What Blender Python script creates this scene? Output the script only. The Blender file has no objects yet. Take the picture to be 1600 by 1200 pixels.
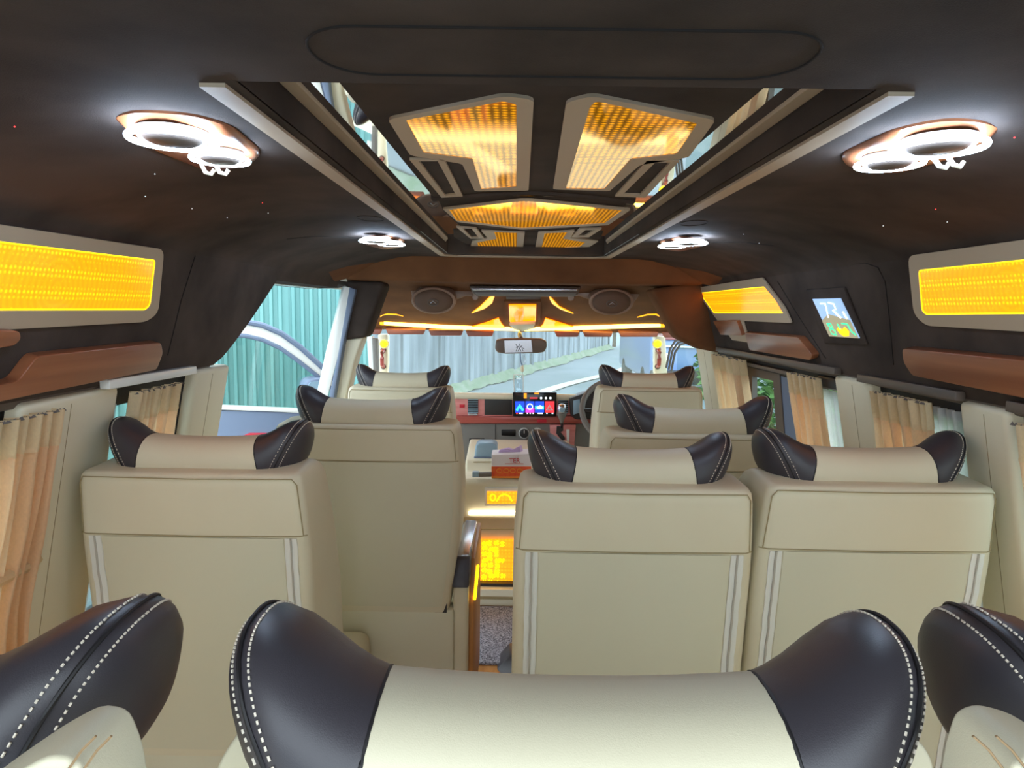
import bpy, bmesh, math, random
from mathutils import Vector, Matrix
random.seed(7)
PI = math.pi
sc = bpy.context.scene
COL = sc.collection

# ------------------------------------------------------------------ camera, sky, exposure
FPX = 1040.0                                   # focal length in pixels of a 1600 px wide frame
CAM = Vector((-0.035, 0.0, 1.39))
RC = (Matrix.Rotation(math.atan(4.3/FPX), 3, 'Z') @
      Matrix.Rotation(PI/2 - math.atan(117/FPX), 3, 'X') @ Matrix.Rotation(0.0145, 3, 'Z'))
cd = bpy.data.cameras.new('camera')
cd.sensor_width = 36.0
cd.lens = FPX/1600*36.0
cd.clip_start = 0.02
cam = bpy.data.objects.new('camera', cd)
COL.objects.link(cam)
cam.matrix_world = Matrix.Translation(CAM) @ RC.to_4x4()
sc.camera = cam

SKY = 3.4
w = bpy.data.worlds.new('overcast_sky')
sc.world = w
w.use_nodes = True
bg = w.node_tree.nodes['Background']
bg.inputs[0].default_value = (0.80, 0.92, 1.0, 1)
bg.inputs[1].default_value = SKY
vs = sc.view_settings
vs.view_transform = 'Standard'
vs.look = 'None'
vs.gamma = 1.0
vs.use_curve_mapping = False
vs.exposure = 0.42
sc.cycles.max_bounces = 8
sc.cycles.transparent_max_bounces = 12
sc.cycles.sample_clamp_indirect = 6.0
RING, AMB, LED = 60.0, 1.7, 6.0               # lamp strengths

# ------------------------------------------------------------------ pixel -> place
def ray(px, py):
    return RC @ Vector(((px-800)/FPX, -(py-600)/FPX, -1))
def at(px, py, Y):
    d = ray(px, py); return CAM + d*((Y-CAM.y)/d.y)
def atX(px, py, X):
    d = ray(px, py); return CAM + d*((X-CAM.x)/d.x)
def atZ(px, py, Z):
    d = ray(px, py); return CAM + d*((Z-CAM.z)/d.z)
def atP(px, py, p0, n):
    d = ray(px, py); return CAM + d*((Vector(p0)-CAM).dot(n)/d.dot(n))

# ------------------------------------------------------------------ materials
def lin(c):
    return tuple((x/255/12.92 if x/255 <= .04045 else ((x/255+.055)/1.055)**2.4) for x in c)
MATS = {}
def mat(name, rgb, rough=.5, metal=0, bump=None, var=None, emit=None, spec=.5, sheen=0, coat=0):
    """rgb sRGB 0-255; bump=(scale,strength); var=(scale,rgb2,amount,(sx,sy,sz)); emit=(rgb,strength)"""
    m = bpy.data.materials.new(name); m.use_nodes = True
    nt = m.node_tree; b = nt.nodes['Principled BSDF']; L = nt.links
    b.inputs['Base Color'].default_value = (*lin(rgb), 1)
    b.inputs['Roughness'].default_value = rough
    b.inputs['Metallic'].default_value = metal
    b.inputs['Specular IOR Level'].default_value = spec
    if sheen:
        b.inputs['Sheen Weight'].default_value = sheen
        b.inputs['Sheen Roughness'].default_value = .4
    if coat:
        b.inputs['Coat Weight'].default_value = coat
        b.inputs['Coat Roughness'].default_value = .08
    tc = nt.nodes.new('ShaderNodeTexCoord')
    if var:
        mp = nt.nodes.new('ShaderNodeMapping')
        mp.inputs['Scale'].default_value = var[3] if len(var) > 3 else (1, 1, 1)
        n = nt.nodes.new('ShaderNodeTexNoise'); n.inputs['Scale'].default_value = var[0]; n.inputs['Detail'].default_value = 5
        r = nt.nodes.new('ShaderNodeValToRGB')
        r.color_ramp.elements[0].position = .35; r.color_ramp.elements[1].position = .68
        r.color_ramp.elements[0].color = (*lin(rgb), 1)
        c2 = [a+(bb-a)*var[2] for a, bb in zip(lin(rgb), lin(var[1]))]
        r.color_ramp.elements[1].color = (*c2, 1)
        L.new(tc.outputs['Object'], mp.inputs[0]); L.new(mp.outputs[0], n.inputs['Vector'])
        L.new(n.outputs['Fac'], r.inputs[0]); L.new(r.outputs[0], b.inputs['Base Color'])
    if bump:
        n2 = nt.nodes.new('ShaderNodeTexNoise'); n2.inputs['Scale'].default_value = bump[0]; n2.inputs['Detail'].default_value = 3
        bp = nt.nodes.new('ShaderNodeBump'); bp.inputs['Strength'].default_value = bump[1]; bp.inputs['Distance'].default_value = .002
        L.new(tc.outputs['Object'], n2.inputs['Vector']); L.new(n2.outputs['Fac'], bp.inputs['Height']); L.new(bp.outputs[0], b.inputs['Normal'])
    if emit:
        b.inputs['Emission Color'].default_value = (*lin(emit[0]), 1)
        b.inputs['Emission Strength'].default_value = emit[1]
    MATS[name] = m
    return m

def amber_mat(name, base, dots, metal, dens, rough=.12, col=(255, 134, 0)):
    """back-lit amber acrylic with a lattice of bright points"""
    m = mat(name, (255, 176, 40), rough, metal, emit=(col, base))
    nt = m.node_tree; b = nt.nodes['Principled BSDF']; L = nt.links
    tc = nt.nodes.new('ShaderNodeTexCoord')
    v = nt.nodes.new('ShaderNodeTexVoronoi'); v.inputs['Scale'].default_value = dens; v.inputs['Randomness'].default_value = .12
    mr = nt.nodes.new('ShaderNodeMapRange')
    mr.inputs['From Min'].default_value = .05; mr.inputs['From Max'].default_value = .45
    mr.inputs['To Min'].default_value = dots; mr.inputs['To Max'].default_value = base
    w_ = nt.nodes.new('ShaderNodeTexWave'); w_.wave_type = 'RINGS'; w_.inputs['Scale'].default_value = dens*.22
    w_.inputs['Distortion'].default_value = 3.0; w_.inputs['Detail Scale'].default_value = .4
    mu = nt.nodes.new('ShaderNodeMath'); mu.operation = 'MULTIPLY_ADD'
    mu.inputs[1].default_value = .22*base; 
    L.new(tc.outputs['Object'], v.inputs['Vector']); L.new(tc.outputs['Object'], w_.inputs['Vector'])
    L.new(v.outputs['Distance'], mr.inputs['Value'])
    L.new(w_.outputs['Fac'], mu.inputs[0]); L.new(mr.outputs[0], mu.inputs[2])
    L.new(mu.outputs[0], b.inputs['Emission Strength'])
    return m

def glass_mat(name, tint, refl=.08):
    m = bpy.data.materials.new(name); m.use_nodes = True
    nt = m.node_tree; nt.nodes.clear(); L = nt.links
    o = nt.nodes.new('ShaderNodeOutputMaterial'); t = nt.nodes.new('ShaderNodeBsdfTransparent')
    t.inputs[0].default_value = (*tint, 1)
    g = nt.nodes.new('ShaderNodeBsdfGlossy'); g.inputs['Roughness'].default_value = .03
    mx = nt.nodes.new('ShaderNodeMixShader'); mx.inputs[0].default_value = refl
    L.new(t.outputs[0], mx.inputs[1]); L.new(g.outputs[0], mx.inputs[2]); L.new(mx.outputs[0], o.inputs[0])
    MATS[name] = m
    return m

def cloth_mat(name, rgb, transl, transp=0.0):
    m = bpy.data.materials.new(name); m.use_nodes = True
    nt = m.node_tree; nt.nodes.clear(); L = nt.links
    o = nt.nodes.new('ShaderNodeOutputMaterial')
    d = nt.nodes.new('ShaderNodeBsdfDiffuse'); t = nt.nodes.new('ShaderNodeBsdfTranslucent')
    tc = nt.nodes.new('ShaderNodeTexCoord'); mp = nt.nodes.new('ShaderNodeMapping'); mp.inputs['Scale'].default_value = (1, 1, .7)
    n = nt.nodes.new('ShaderNodeTexNoise'); n.inputs['Scale'].default_value = 260; n.inputs['Detail'].default_value = 4
    r = nt.nodes.new('ShaderNodeValToRGB')
    r.color_ramp.elements[0].position = .3; r.color_ramp.elements[1].position = .7
    c = lin(rgb)
    r.color_ramp.elements[0].color = (*[x*.92 for x in c], 1); r.color_ramp.elements[1].color = (*c, 1)
    L.new(tc.outputs['Object'], mp.inputs[0]); L.new(mp.outputs[0], n.inputs['Vector']); L.new(n.outputs['Fac'], r.inputs[0])
    L.new(r.outputs[0], d.inputs[0]); L.new(r.outputs[0], t.inputs[0])
    mx = nt.nodes.new('ShaderNodeMixShader'); mx.inputs[0].default_value = transl
    L.new(d.outputs[0], mx.inputs[1]); L.new(t.outputs[0], mx.inputs[2])
    last = mx
    if transp:
        tr = nt.nodes.new('ShaderNodeBsdfTransparent'); m2 = nt.nodes.new('ShaderNodeMixShader'); m2.inputs[0].default_value = transp
        L.new(mx.outputs[0], m2.inputs[1]); L.new(tr.outputs[0], m2.inputs[2]); last = m2
    L.new(last.outputs[0], o.inputs[0])
    MATS[name] = m
    return m

mat('cream', (216, 207, 180), .52, spec=.35, bump=(1300, .10), var=(3, (206, 195, 166), .6))
mat('cream_panel', (208, 203, 178), .55, spec=.3, bump=(1300, .10))
mat('cream_seam', (158, 142, 104), .7)
mat('stitch_white', (226, 214, 196), .7)
mat('stitch_tan', (150, 122, 88), .7)
mat('espresso', (60, 56, 61), .42, bump=(1500, .10), spec=.5)
mat('espresso_seam', (24, 20, 22), .6)
mat('zip_white', (226, 224, 214), .55, bump=(900, .5))
mat('zip_teeth', (196, 190, 176), .4, bump=(1500, .8))
mat('suede', (84, 73, 67), .9, bump=(700, .25), var=(6, (62, 54, 50), 1.0), spec=.12)
mat('suede_warm_lit', (124, 84, 56), .9, bump=(700, .25), var=(5, (102, 68, 46), 1.0), spec=.12)  # same suede, warm light of the LED bar put into its colour
mat('suede_seam', (30, 24, 22), .9)
mat('beige_trim', (186, 166, 142), .55, bump=(300, .05))
mat('wood', (164, 104, 70), .34, bump=(60, .05), var=(9, (134, 78, 50), 1.0, (1, .12, 4)), coat=.2)
mat('wood_red', (178, 84, 74), .3, var=(10, (150, 60, 52), 1.0, (.2, 1, 5)), coat=.3)
mat('wood_pink', (226, 146, 142), .35, var=(9, (190, 104, 100), .8, (.3, 1, 3)), coat=.2)
mat('visor_brown', (146, 92, 80), .5)
mat('pod_brown', (156, 126, 108), .35)
mat('grille_brown', (106, 80, 64), .6, bump=(900, .6))
mat('grey_plastic', (122, 118, 112), .55, bump=(500, .1))
mat('dark_plastic', (44, 42, 42), .45)
mat('mid_plastic', (98, 86, 78), .42)
mat('black', (16, 16, 18), .3)
mat('rubber', (30, 32, 36), .6)
mat('silver', (190, 190, 196), .25, metal=.9)
mat('chrome', (235, 238, 240), .06, metal=1)
mat('mirror', (240, 240, 240), .02, metal=1)
mat('white_paint', (238, 238, 232), .3, coat=.2)
mat('off_white', (232, 224, 198), .45, bump=(400, .06))
mat('red_paint', (206, 40, 58), .3, coat=.4)
mat('door_grey', (112, 126, 150), .55, bump=(300, .05))
mat('blue_grey', (150, 180, 200), .35)
mat('card_white', (232, 226, 230), .6)
mat('card_red', (236, 80, 48), .5, var=(60, (240, 110, 40), 1.0))
mat('tissue', (206, 178, 222), .9)
mat('print_orange', (246, 150, 50), .5)
mat('led_strip', (255, 226, 20), .5, emit=((255, 200, 8), 5.0))
mat('print_red', (200, 30, 50), .6)
mat('carpet', (60, 60, 70), .95, bump=(200, 1.0), var=(190, (190, 190, 205), 1.0))
mat('floor_wood', (196, 142, 84), .4, var=(5, (170, 112, 60), 1.0, (6, 1, 1)))
mat('ring_light', (255, 255, 255), .5, emit=((196, 224, 255), RING))
mat('led_amber', (255, 200, 60), .5, emit=((255, 212, 90), LED))
mat('led_white', (255, 250, 230), .5, emit=((255, 240, 205), 4.0))
mat('led_yellow', (255, 226, 20), .5, emit=((255, 222, 8), 1.3))
mat('amber_plain', (255, 180, 30), .3, emit=((255, 176, 8), 1.0))
mat('teal_metal', (118, 166, 162), .5, var=(2, (98, 150, 148), 1.0, (1, 1, .3)))
mat('wall_weathered', (136, 146, 152), .9, var=(1.6, (70, 84, 94), 1.0, (1.5, 1.5, .22)), bump=(8, .4))
mat('asphalt', (112, 122, 128), .9, var=(.6, (96, 110, 112), 1.0), bump=(30, .4))
mat('verge', (92, 112, 84), .95, var=(3, (118, 126, 110), 1.0), bump=(20, .8))
mat('kerb', (186, 182, 168), .8)
mat('leaf', (74, 120, 62), .6, var=(5, (120, 160, 84), 1.0))
mat('leaf_pale', (150, 190, 120), .6, var=(5, (110, 160, 90), 1.0))
mat('bark', (80, 66, 52), .9)
mat('car_blue', (104, 132, 176), .3, coat=.5)
mat('car_glass', (116, 66, 64), .1)
mat('stone_white', (222, 220, 214), .7)
mat('paper_dial', (210, 210, 206), .5)
amber_mat('amber_wall', AMB*.62, AMB*1.6, 0, 110)
amber_mat('amber_ceiling', .10, .9, .92, 95, .05, (255, 168, 6))
amber_mat('amber_front', 1.1, 2.2, 0, 160)
amber_mat('amber_console', .7, 1.3, 0, 60, .2, (255, 160, 24))
glass_mat('windshield_glass', (.92, .97, 1.0), .07)
glass_mat('side_glass', (.80, .86, .84), .06)
glass_mat('clear_acrylic', (.86, .93, .97), .14)
cloth_mat('curtain_peach', (255, 220, 180), .5)
cloth_mat('curtain_head', (246, 222, 182), .4)
cloth_mat('curtain_sheer', (252, 252, 252), .6, .30)
mat('screen_black', (14, 14, 20), .15)
def emat(name, rgb, s=1.0):
    return mat(name, rgb, .5, emit=(rgb, s))
emat('px_blue', (30, 70, 230), 1.0); emat('px_cyan', (60, 200, 240), 1.0); emat('px_magenta', (220, 60, 200), 1.0)
emat('px_red', (230, 50, 60), 1.0); emat('px_white', (235, 245, 255), 1.0); emat('px_green', (60, 235, 150), 1.2)
emat('px_orange', (255, 150, 30), 1.0); emat('px_amber', (255, 196, 20), 1.1); emat('px_sky', (150, 180, 215), .75); emat('px_tan', (170, 160, 130), .55)
emat('px_spark', (255, 60, 60), 2.0)

# ------------------------------------------------------------------ mesh helpers
class MB:
    def __init__(s): s.v = []; s.f = []
    def add(s, vs_, fs):
        o = len(s.v); s.v += [tuple(x) for x in vs_]; s.f += [tuple(i+o for i in f) for f in fs]; return s
    def box(s, a, b):
        x0, y0, z0 = a; x1, y1, z1 = b
        return s.add([(x0,y0,z0),(x1,y0,z0),(x1,y1,z0),(x0,y1,z0),(x0,y0,z1),(x1,y0,z1),(x1,y1,z1),(x0,y1,z1)],
                     [(0,3,2,1),(4,5,6,7),(0,1,5,4),(1,2,6,5),(2,3,7,6),(3,0,4,7)])
    def prism(s, pts, off):
        n = len(pts); P = [Vector(p) for p in pts]; o = Vector(off)
        return s.add(P+[p+o for p in P], [tuple(range(n))[::-1], tuple(range(n, 2*n))] + [(i, (i+1) % n, n+(i+1) % n, n+i) for i in range(n)])
    def frame(s, outer, inner, off):
        """flat ring between two outlines of equal length, extruded"""
        n = len(outer); o = Vector(off)
        V = [Vector(p) for p in outer]+[Vector(p) for p in inner]
        F = []
        for i in range(n):
            j = (i+1) % n
            F += [(i, j, n+j, n+i), (2*n+i, 3*n+i, 3*n+j, 2*n+j), (i, 2*n+i, 2*n+j, j), (n+i, n+j, 3*n+j, 3*n+i)]
        return s.add(V+[p+o for p in V], F)
    def tube(s, pts, r, n=8, closed=False, cap=True):
        P = [Vector(p) for p in pts]; m = len(P); V = []; up = Vector((.123, .31, .94)).normalized()
        for i in range(m):
            a = P[(i-1) % m] if (closed or i > 0) else P[i]; b = P[(i+1) % m] if (closed or i < m-1) else P[i]
            t = (b-a).normalized()
            if abs(t.dot(up)) > .97: up = Vector((1, .1, .05)).normalized()
            u = t.cross(up).normalized(); w_ = u.cross(t)
            rr = r[i] if isinstance(r, (list, tuple)) else r
            V += [P[i]+(u*math.cos(2*PI*k/n)+w_*math.sin(2*PI*k/n))*rr for k in range(n)]
        F = []
        for i in range(m if closed else m-1):
            for k in range(n):
                F.append((i*n+k, i*n+(k+1) % n, ((i+1) % m)*n+(k+1) % n, ((i+1) % m)*n+k))
        if cap and not closed: F += [tuple(range(n))[::-1], tuple((m-1)*n+k for k in range(n))]
        return s.add(V, F)
    def grid(s, rows):
        n = len(rows[0]); V = [p for r in rows for p in r]
        return s.add(V, [(i*n+j, i*n+j+1, (i+1)*n+j+1, (i+1)*n+j) for i in range(len(rows)-1) for j in range(n-1)])
    def loft(s, rings, cap0=True, cap1=True):
        n = len(rings[0]); V = [p for r in rings for p in r]; F = []
        for i in range(len(rings)-1):
            for k in range(n): F.append((i*n+k, i*n+(k+1) % n, (i+1)*n+(k+1) % n, (i+1)*n+k))
        if cap0: F.append(tuple(range(n))[::-1])
        if cap1: F.append(tuple((len(rings)-1)*n+k for k in range(n)))
        return s.add(V, F)
    def lathe(s, prof, c=(0, 0, 0), n=24, axis='z'):
        rings = []
        for r, h in prof:
            R_ = []
            for k in range(n):
                a = 2*PI*k/n; x, y = r*math.cos(a), r*math.sin(a)
                p = {'z': (x, y, h), 'y': (x, h, y), 'x': (h, x, y)}[axis]
                R_.append((c[0]+p[0], c[1]+p[1], c[2]+p[2]))
            rings.append(R_)
        return s.loft(rings)

def mesh_of(mb, name, m, bevel=0, seg=2, sharp=35, org=None, smooth=True):
    me = bpy.data.meshes.new(name)
    vv = mb.v if org is None else [(x-org[0], y-org[1], z-org[2]) for x, y, z in mb.v]
    me.from_pydata(vv, [], mb.f)
    bm = bmesh.new(); bm.from_mesh(me)
    bmesh.ops.recalc_face_normals(bm, faces=bm.faces)
    if bevel:
        es = [e for e in bm.edges if len(e.link_faces) == 2 and e.calc_face_angle(0) > math.radians(28)]
        bmesh.ops.bevel(bm, geom=es, offset=bevel, segments=seg, profile=.5, affect='EDGES', clamp_overlap=True)
    bm.to_mesh(me); bm.free()
    if smooth:
        for p in me.polygons: p.use_smooth = True
        me.set_sharp_from_angle(angle=math.radians(sharp))
    me.materials.append(MATS[m])
    return me
LOC = {}
def root_of(o):
    while o.parent: o = o.parent
    return o
def obj(name, mb, m, parent=None, bevel=0, seg=2, sharp=35, local=False, smooth=True):
    """one mesh object; coordinates are world unless local (then relative to the thing's base)"""
    org = None
    if parent is not None and not local: org = LOC.get(root_of(parent).name, (0, 0, 0))
    me = mb if isinstance(mb, bpy.types.Mesh) else mesh_of(mb, name, m, bevel, seg, sharp, org, smooth)
    o = bpy.data.objects.new(name, me); COL.objects.link(o)
    if parent is not None: o.parent = parent
    return o
def tag(o, label, cat=None, group=None, kind=None):
    o['label'] = label
    if cat: o['category'] = cat
    if group: o['group'] = group
    if kind: o['kind'] = kind
    return o
def thing(name, label, cat, loc=(0, 0, 0), rz=0, group=None):
    o = bpy.data.objects.new(name, None); COL.objects.link(o)
    o.empty_display_size = .05
    o.location = loc; o.rotation_euler = (0, 0, rz)
    LOC[o.name] = tuple(loc)
    return tag(o, label, cat, group)
def struct(name, mb, m, label, bevel=0, seg=2, sharp=35, smooth=True):
    o = obj(name, mb, m, None, bevel, seg, sharp, smooth=smooth); o['kind'] = 'structure'; o['label'] = label
    return o
def root_struct(name, label, loc=(0, 0, 0)):
    o = bpy.data.objects.new(name, None); COL.objects.link(o); o.location = loc; LOC[o.name] = tuple(loc)
    o['kind'] = 'structure'; o['label'] = label
    return o
def text_mesh(txt, size, m, ext=.0005):
    c = bpy.data.curves.new('lettering', 'FONT'); c.body = txt; c.size = size; c.extrude = ext; c.align_x = 'CENTER'; c.align_y = 'CENTER'
    t = bpy.data.objects.new('lettering', c); COL.objects.link(t)
    dg = bpy.context.evaluated_depsgraph_get()
    me = bpy.data.meshes.new_from_object(t.evaluated_get(dg))
    bpy.data.objects.remove(t); me.materials.clear(); me.materials.append(MATS[m])
    return me
def rrect(cx, cy, hw, hh, r, n=5):
    P = []
    for (sx, sy, a0) in ((1, 1, 0), (-1, 1, PI/2), (-1, -1, PI), (1, -1, 1.5*PI)):
        for k in range(n+1):
            a = a0+PI/2*k/n
            P.append((cx+sx*(hw-r)+r*math.cos(a), cy+sy*(hh-r)+r*math.sin(a)))
    return P
def round_poly(pts, r=.01, n=4):
    """round the corners of a 3-D polygon; equal counts for equal inputs"""
    P = [Vector(p) for p in pts]; out = []
    m = len(P)
    for i in range(m):
        a, b, c = P[i-1], P[i], P[(i+1) % m]
        rr = min(r, (a-b).length*.45, (c-b).length*.45)
        p0 = b+(a-b).normalized()*rr; p1 = b+(c-b).normalized()*rr
        for k in range(n+1):
            t = k/n; out.append(p0*(1-t)**2+b*2*t*(1-t)+p1*t*t)
    return out
def shrink(pts, d):
    """inset a planar 3-D polygon by a distance"""
    P = [Vector(p) for p in pts]; m = len(P); N = Vector()
    for i in range(m): N += (P[i]-P[0]).cross(P[(i+1) % m]-P[0])
    N.normalize(); out = []
    for i in range(m):
        e1 = (P[i]-P[i-1]).normalized(); e2 = (P[(i+1) % m]-P[i]).normalized()
        n1, n2 = N.cross(e1), N.cross(e2); b = (n1+n2)
        out.append(P[i]+b*(d/max(.25, 1+n1.dot(n2))))
    return out

# ------------------------------------------------------------------ the place outside
GZ = -.55
g = MB(); g.add([(-40, -10, GZ), (40, -10, GZ), (40, 70, GZ), (-40, 70, GZ)], [(0, 1, 2, 3)])
struct('ground', g, 'asphalt', 'pale grey road seen through the windshield')
# weathered boundary wall running away to the right
wa, wb = Vector((-3.75, 7.8, GZ)), Vector((4.7, 33.9, GZ)); wd = (wb-wa).normalized(); wn = Vector((-wd.y, wd.x, 0))
bw = root_struct('wall_front', 'tall weathered grey concrete wall beside the road ahead', tuple(wa))
NP = 16
for i in range(NP):
    a = wa+(wb-wa)*(i/NP)+wd*.015; b = wa+(wb-wa)*((i+1)/NP)-wd*.015
    obj('wall_panel', MB().prism([a, b, b+Vector((0, 0, 4.6)), a+Vector((0, 0, 4.6))], wn*.2), 'wall_weathered', bw)
    j = b+wd*.015
    obj('wall_post', MB().prism([j-wd*.12-wn*.05, j+wd*.12-wn*.05, j+wd*.12-wn*.05+Vector((0, 0, 4.7)), j-wd*.12-wn*.05+Vector((0, 0, 4.7))], wn*.3), 'wall_weathered', bw)
vg = MB(); side = -wn
rows = []
for i in range(160):
    t = i/159; p = wa+(wb-wa)*t
    rows.append([p+side*(.02+.22*k/6*(1+.3*math.sin(i*.21)+.15*math.sin(i*.77)))+Vector((0, 0, .22*(1-k/6)+.04*random.random()+.01)) for k in range(7)])
vg.grid(rows)
struct('trim_1', vg, 'verge', 'scrubby green verge at the foot of the weathered wall')
kb = MB(); pts = []
for i in range(40):
    t = i/39; pts.append(wa+(wb-wa)*t+side*(1.5+1.2*t+.25*math.sin(t*14))+Vector((0, 0, .03)))
kb.grid([[p, p+side*.35] for p in pts])
struct('trim_2', kb, 'kerb', 'pale line along the edge of the road ahead')

# teal corrugated fence
fa, fb = Vector((-9.2, 5.4, GZ)), Vector((-1.62, 7.35, GZ)); fd = (fb-fa).normalized(); fn = Vector((fd.y, -fd.x, 0))
fen = thing('corrugated_fence', 'teal corrugated metal fence outside the open sliding door', 'fence', tuple(fa))
NS, PITCH = 9, .092
span = (fb-fa).length/NS
for i in range(NS):
    s = MB(); rows = []
    n = int(span/PITCH)
    pr = []
    for k in range(n):
        u = i*span+k*PITCH
        for du, h in ((0, 0), (.026, 0), (.036, .034), (.066, .034), (.076, 0)): pr.append((u+du, h))
    pr.append(((i+1)*span+.006, 0))
    off = .004 if i % 2 else 0
    for z in (0, 3.6): rows.append([fa+fd*u+fn*(h+off)+Vector((0, 0, z)) for u, h in pr])
    s.grid(rows)
    obj('sheet', s, 'teal_metal', fen, smooth=False)
for z in (.5, 2.9):
    obj('rail', MB().prism([fa-fn*.02+Vector((0, 0, z)), fb-fn*.02+Vector((0, 0, z)), fb-fn*.02+Vector((0, 0, z+.08)), fa-fn*.02+Vector((0, 0, z+.08))], -fn*.05), 'teal_metal', fen)

# trees and shrubs outside the right-hand windows
def foliage(c, rx, ry, rz, n, size):
    b = MB()
    for i in range(n):
        while True:
            p = Vector((random.uniform(-1, 1), random.uniform(-1, 1), random.uniform(-1, 1)))
            if .35 < p.length < 1: break
        q = Vector((c[0]+p.x*rx, c[1]+p.y*ry, c[2]+p.z*rz))
        a, t = random.uniform(0, 2*PI), random.uniform(-.9, .9)
        u = Vector((math.cos(a), math.sin(a), t)).normalized(); v_ = u.cross(Vector((random.uniform(-1, 1), random.uniform(-1, 1), 1))).normalized()
        l = size*random.uniform(.6, 1.3)
        b.add([q-u*l, q-v_*l*.45+u*l*.1, q+u*l, q+v_*l*.45+u*l*.1], [(0, 1, 2, 3)])
    return b
def tree(name, label, x, y, h, r, m, n=1500, size=.07, group=None):
    t = thing(name, label, 'shrub' if 'shrub' in name else 'tree', (x, y, GZ), 0, group)
    obj('trunk', MB().tube([(x, y, GZ), (x+.04, y, GZ+h*.4), (x-.03, y+.04, GZ+h*.7)], [.11, .08, .04], 10), 'bark', t)
    f = obj('foliage', foliage((x, y, GZ+h*.62), r, r, h*.46, n, size), m, t, smooth=False); f['kind'] = 'stuff'
    return t
tree('leafy_shrub', 'leafy green shrub outside the right window behind the white sheer curtain', 3.0, 4.0, 2.2, 1.1, 'leaf', 5000, .06)
tree('leafy_shrub', 'green shrub seen through the small framed sliding pane on the right', 3.2, 6.6, 2.3, 1.4, 'leaf', 6000, .07)
tree('leafy_shrub', 'green shrub outside beyond the rear right curtains', 3.0, 1.7, 2.1, 1.1, 'leaf', 4000, .06)
tree('leafy_tree', 'pale green tree far ahead past the end of the wall', 5.3, 36.0, 4.6, 1.6, 'leaf_pale', 1800, .16)
# parked vehicle ahead on the right
vx, vy = 3.95, 15.0
car = thing('parked_van', 'blue-grey van parked ahead beyond the driver side of the windshield', 'van', (vx, vy, GZ))
prof = [(0, .35), (0, 1.25), (.35, 1.95), (.9, 2.1), (4.2, 2.1), (4.4, 1.9), (4.45, .4)]
obj('body', MB().prism([(vx-.95, vy+a, GZ+b) for a, b in prof], (1.9, 0, 0)), 'car_blue', car, bevel=.07, seg=3)
obj('windscreen', MB().prism([(vx-.82, vy-.01, GZ+1.30), (vx+.82, vy-.01, GZ+1.30), (vx+.72, vy+.30, GZ+1.90), (vx-.72, vy+.30, GZ+1.90)], (0, -.03, .015)), 'car_glass', car)
obj('trim_line', MB().tube([(vx-.9, vy-.02, GZ+1.95), (vx-.88, vy-.03, GZ+1.25), (vx-.6, vy-.03, GZ+1.16), (vx+.9, vy-.03, GZ+1.12)], .025), 'white_paint', car)
obj('bumper', MB().box((vx-.93, vy-.12, GZ+.3), (vx+.93, vy+.1, GZ+.62)), 'dark_plastic', car, bevel=.04)
for sx in (-1, 1):
    for yy in (.8, 3.6): obj('wheel', MB().lathe([(.05, -.1), (.30, -.1), (.33, -.06), (.33, .06), (.30, .1), (.05, .1)], (vx+sx*.85, vy+yy, GZ+.33), 20, 'x'), 'rubber', car)
    obj('headlamp', MB().box((vx+sx*.7-.18, vy-.03, GZ+.8), (vx+sx*.7+.18, vy+.02, GZ+1.0)), 'stone_white', car, bevel=.02)

# ------------------------------------------------------------------ van shell
YR = -.22                                         # open tail of the van
def wx(z): return .868+.20*(1.222-max(z, .55))     # half width, leaning outwards downwards
def wpatch(sd, y0, y1, z0, z1, inset=0, th=.05, mb=None, nz=3):
    """a patch of the leaning side wall, with thickness outwards"""
    b = mb or MB()
    zs = [z0+(z1-z0)*i/nz for i in range(nz+1)]
    inner = [[(sd*(wx(z)-inset), y, z) for z in zs] for y in (y0, y1)]
    rows = [inner[0], inner[1]]
    o = len(b.v)
    V = inner[0]+inner[1]+[(sd*(wx(z)-inset+th), y0, z) for z in zs]+[(sd*(wx(z)-inset+th), y1, z) for z in zs]
    n = nz+1; F = []
    for i in range(nz):
        F += [(i, i+1, n+i+1, n+i), (2*n+i, 3*n+i, 3*n+i+1, 2*n+i+1), (i, 2*n+i, 2*n+i+1, i+1), (n+i, n+i+1, 3*n+i+1, 3*n+i)]
    F += [(0, n, 3*n, 2*n), (nz, 2*n+nz, 3*n+nz, n+nz)]
    return b.add(V, F)
struct('floor', MB().box((-1.0, YR, -.06), (1.0, 3.02, 0)), 'floor_wood', 'light wood-look floor of the van cabin')
struct('floor_cab', MB().box((-1.0, 3.02, -.06), (1.0, 4.2, .10)), 'dark_plastic', 'dark raised floor under the front seats')

# ceiling with the recessed opening in the middle
CZ = 1.60
RX, RY0, RY1 = .30, .655, 2.60                   # recess
cp = [(RX+.002, CZ), (.46, CZ), (.52, 1.595), (.60, 1.577), (.70, 1.548), (.765, 1.523), (.785, 1.50), (.80, 1.47)]
ce = MB()
for sd in (-1, 1):
    ce.grid([[(sd*x, y, z) for x, z in cp] for y in [YR+(2.86-YR)*i/24 for i in range(25)]])
ce.add([(-RX-.002, YR, CZ), (RX+.002, YR, CZ), (RX+.002, RY0, CZ), (-RX-.002, RY0, CZ)], [(0, 1, 2, 3)])
ce.add([(-RX-.002, RY1, CZ), (RX+.002, RY1, CZ), (RX+.002, 2.86, CZ), (-RX-.002, 2.86, CZ)], [(0, 1, 2, 3)])
ce.add([(-1, YR, 1.72), (1, YR, 1.72), (1, 3.0, 1.72), (-1, 3.0, 1.72)], [(0, 1, 2, 3)])
ceil = struct('ceiling', ce, 'suede', 'dark brown suede headlining of the van', sharp=50)
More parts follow.
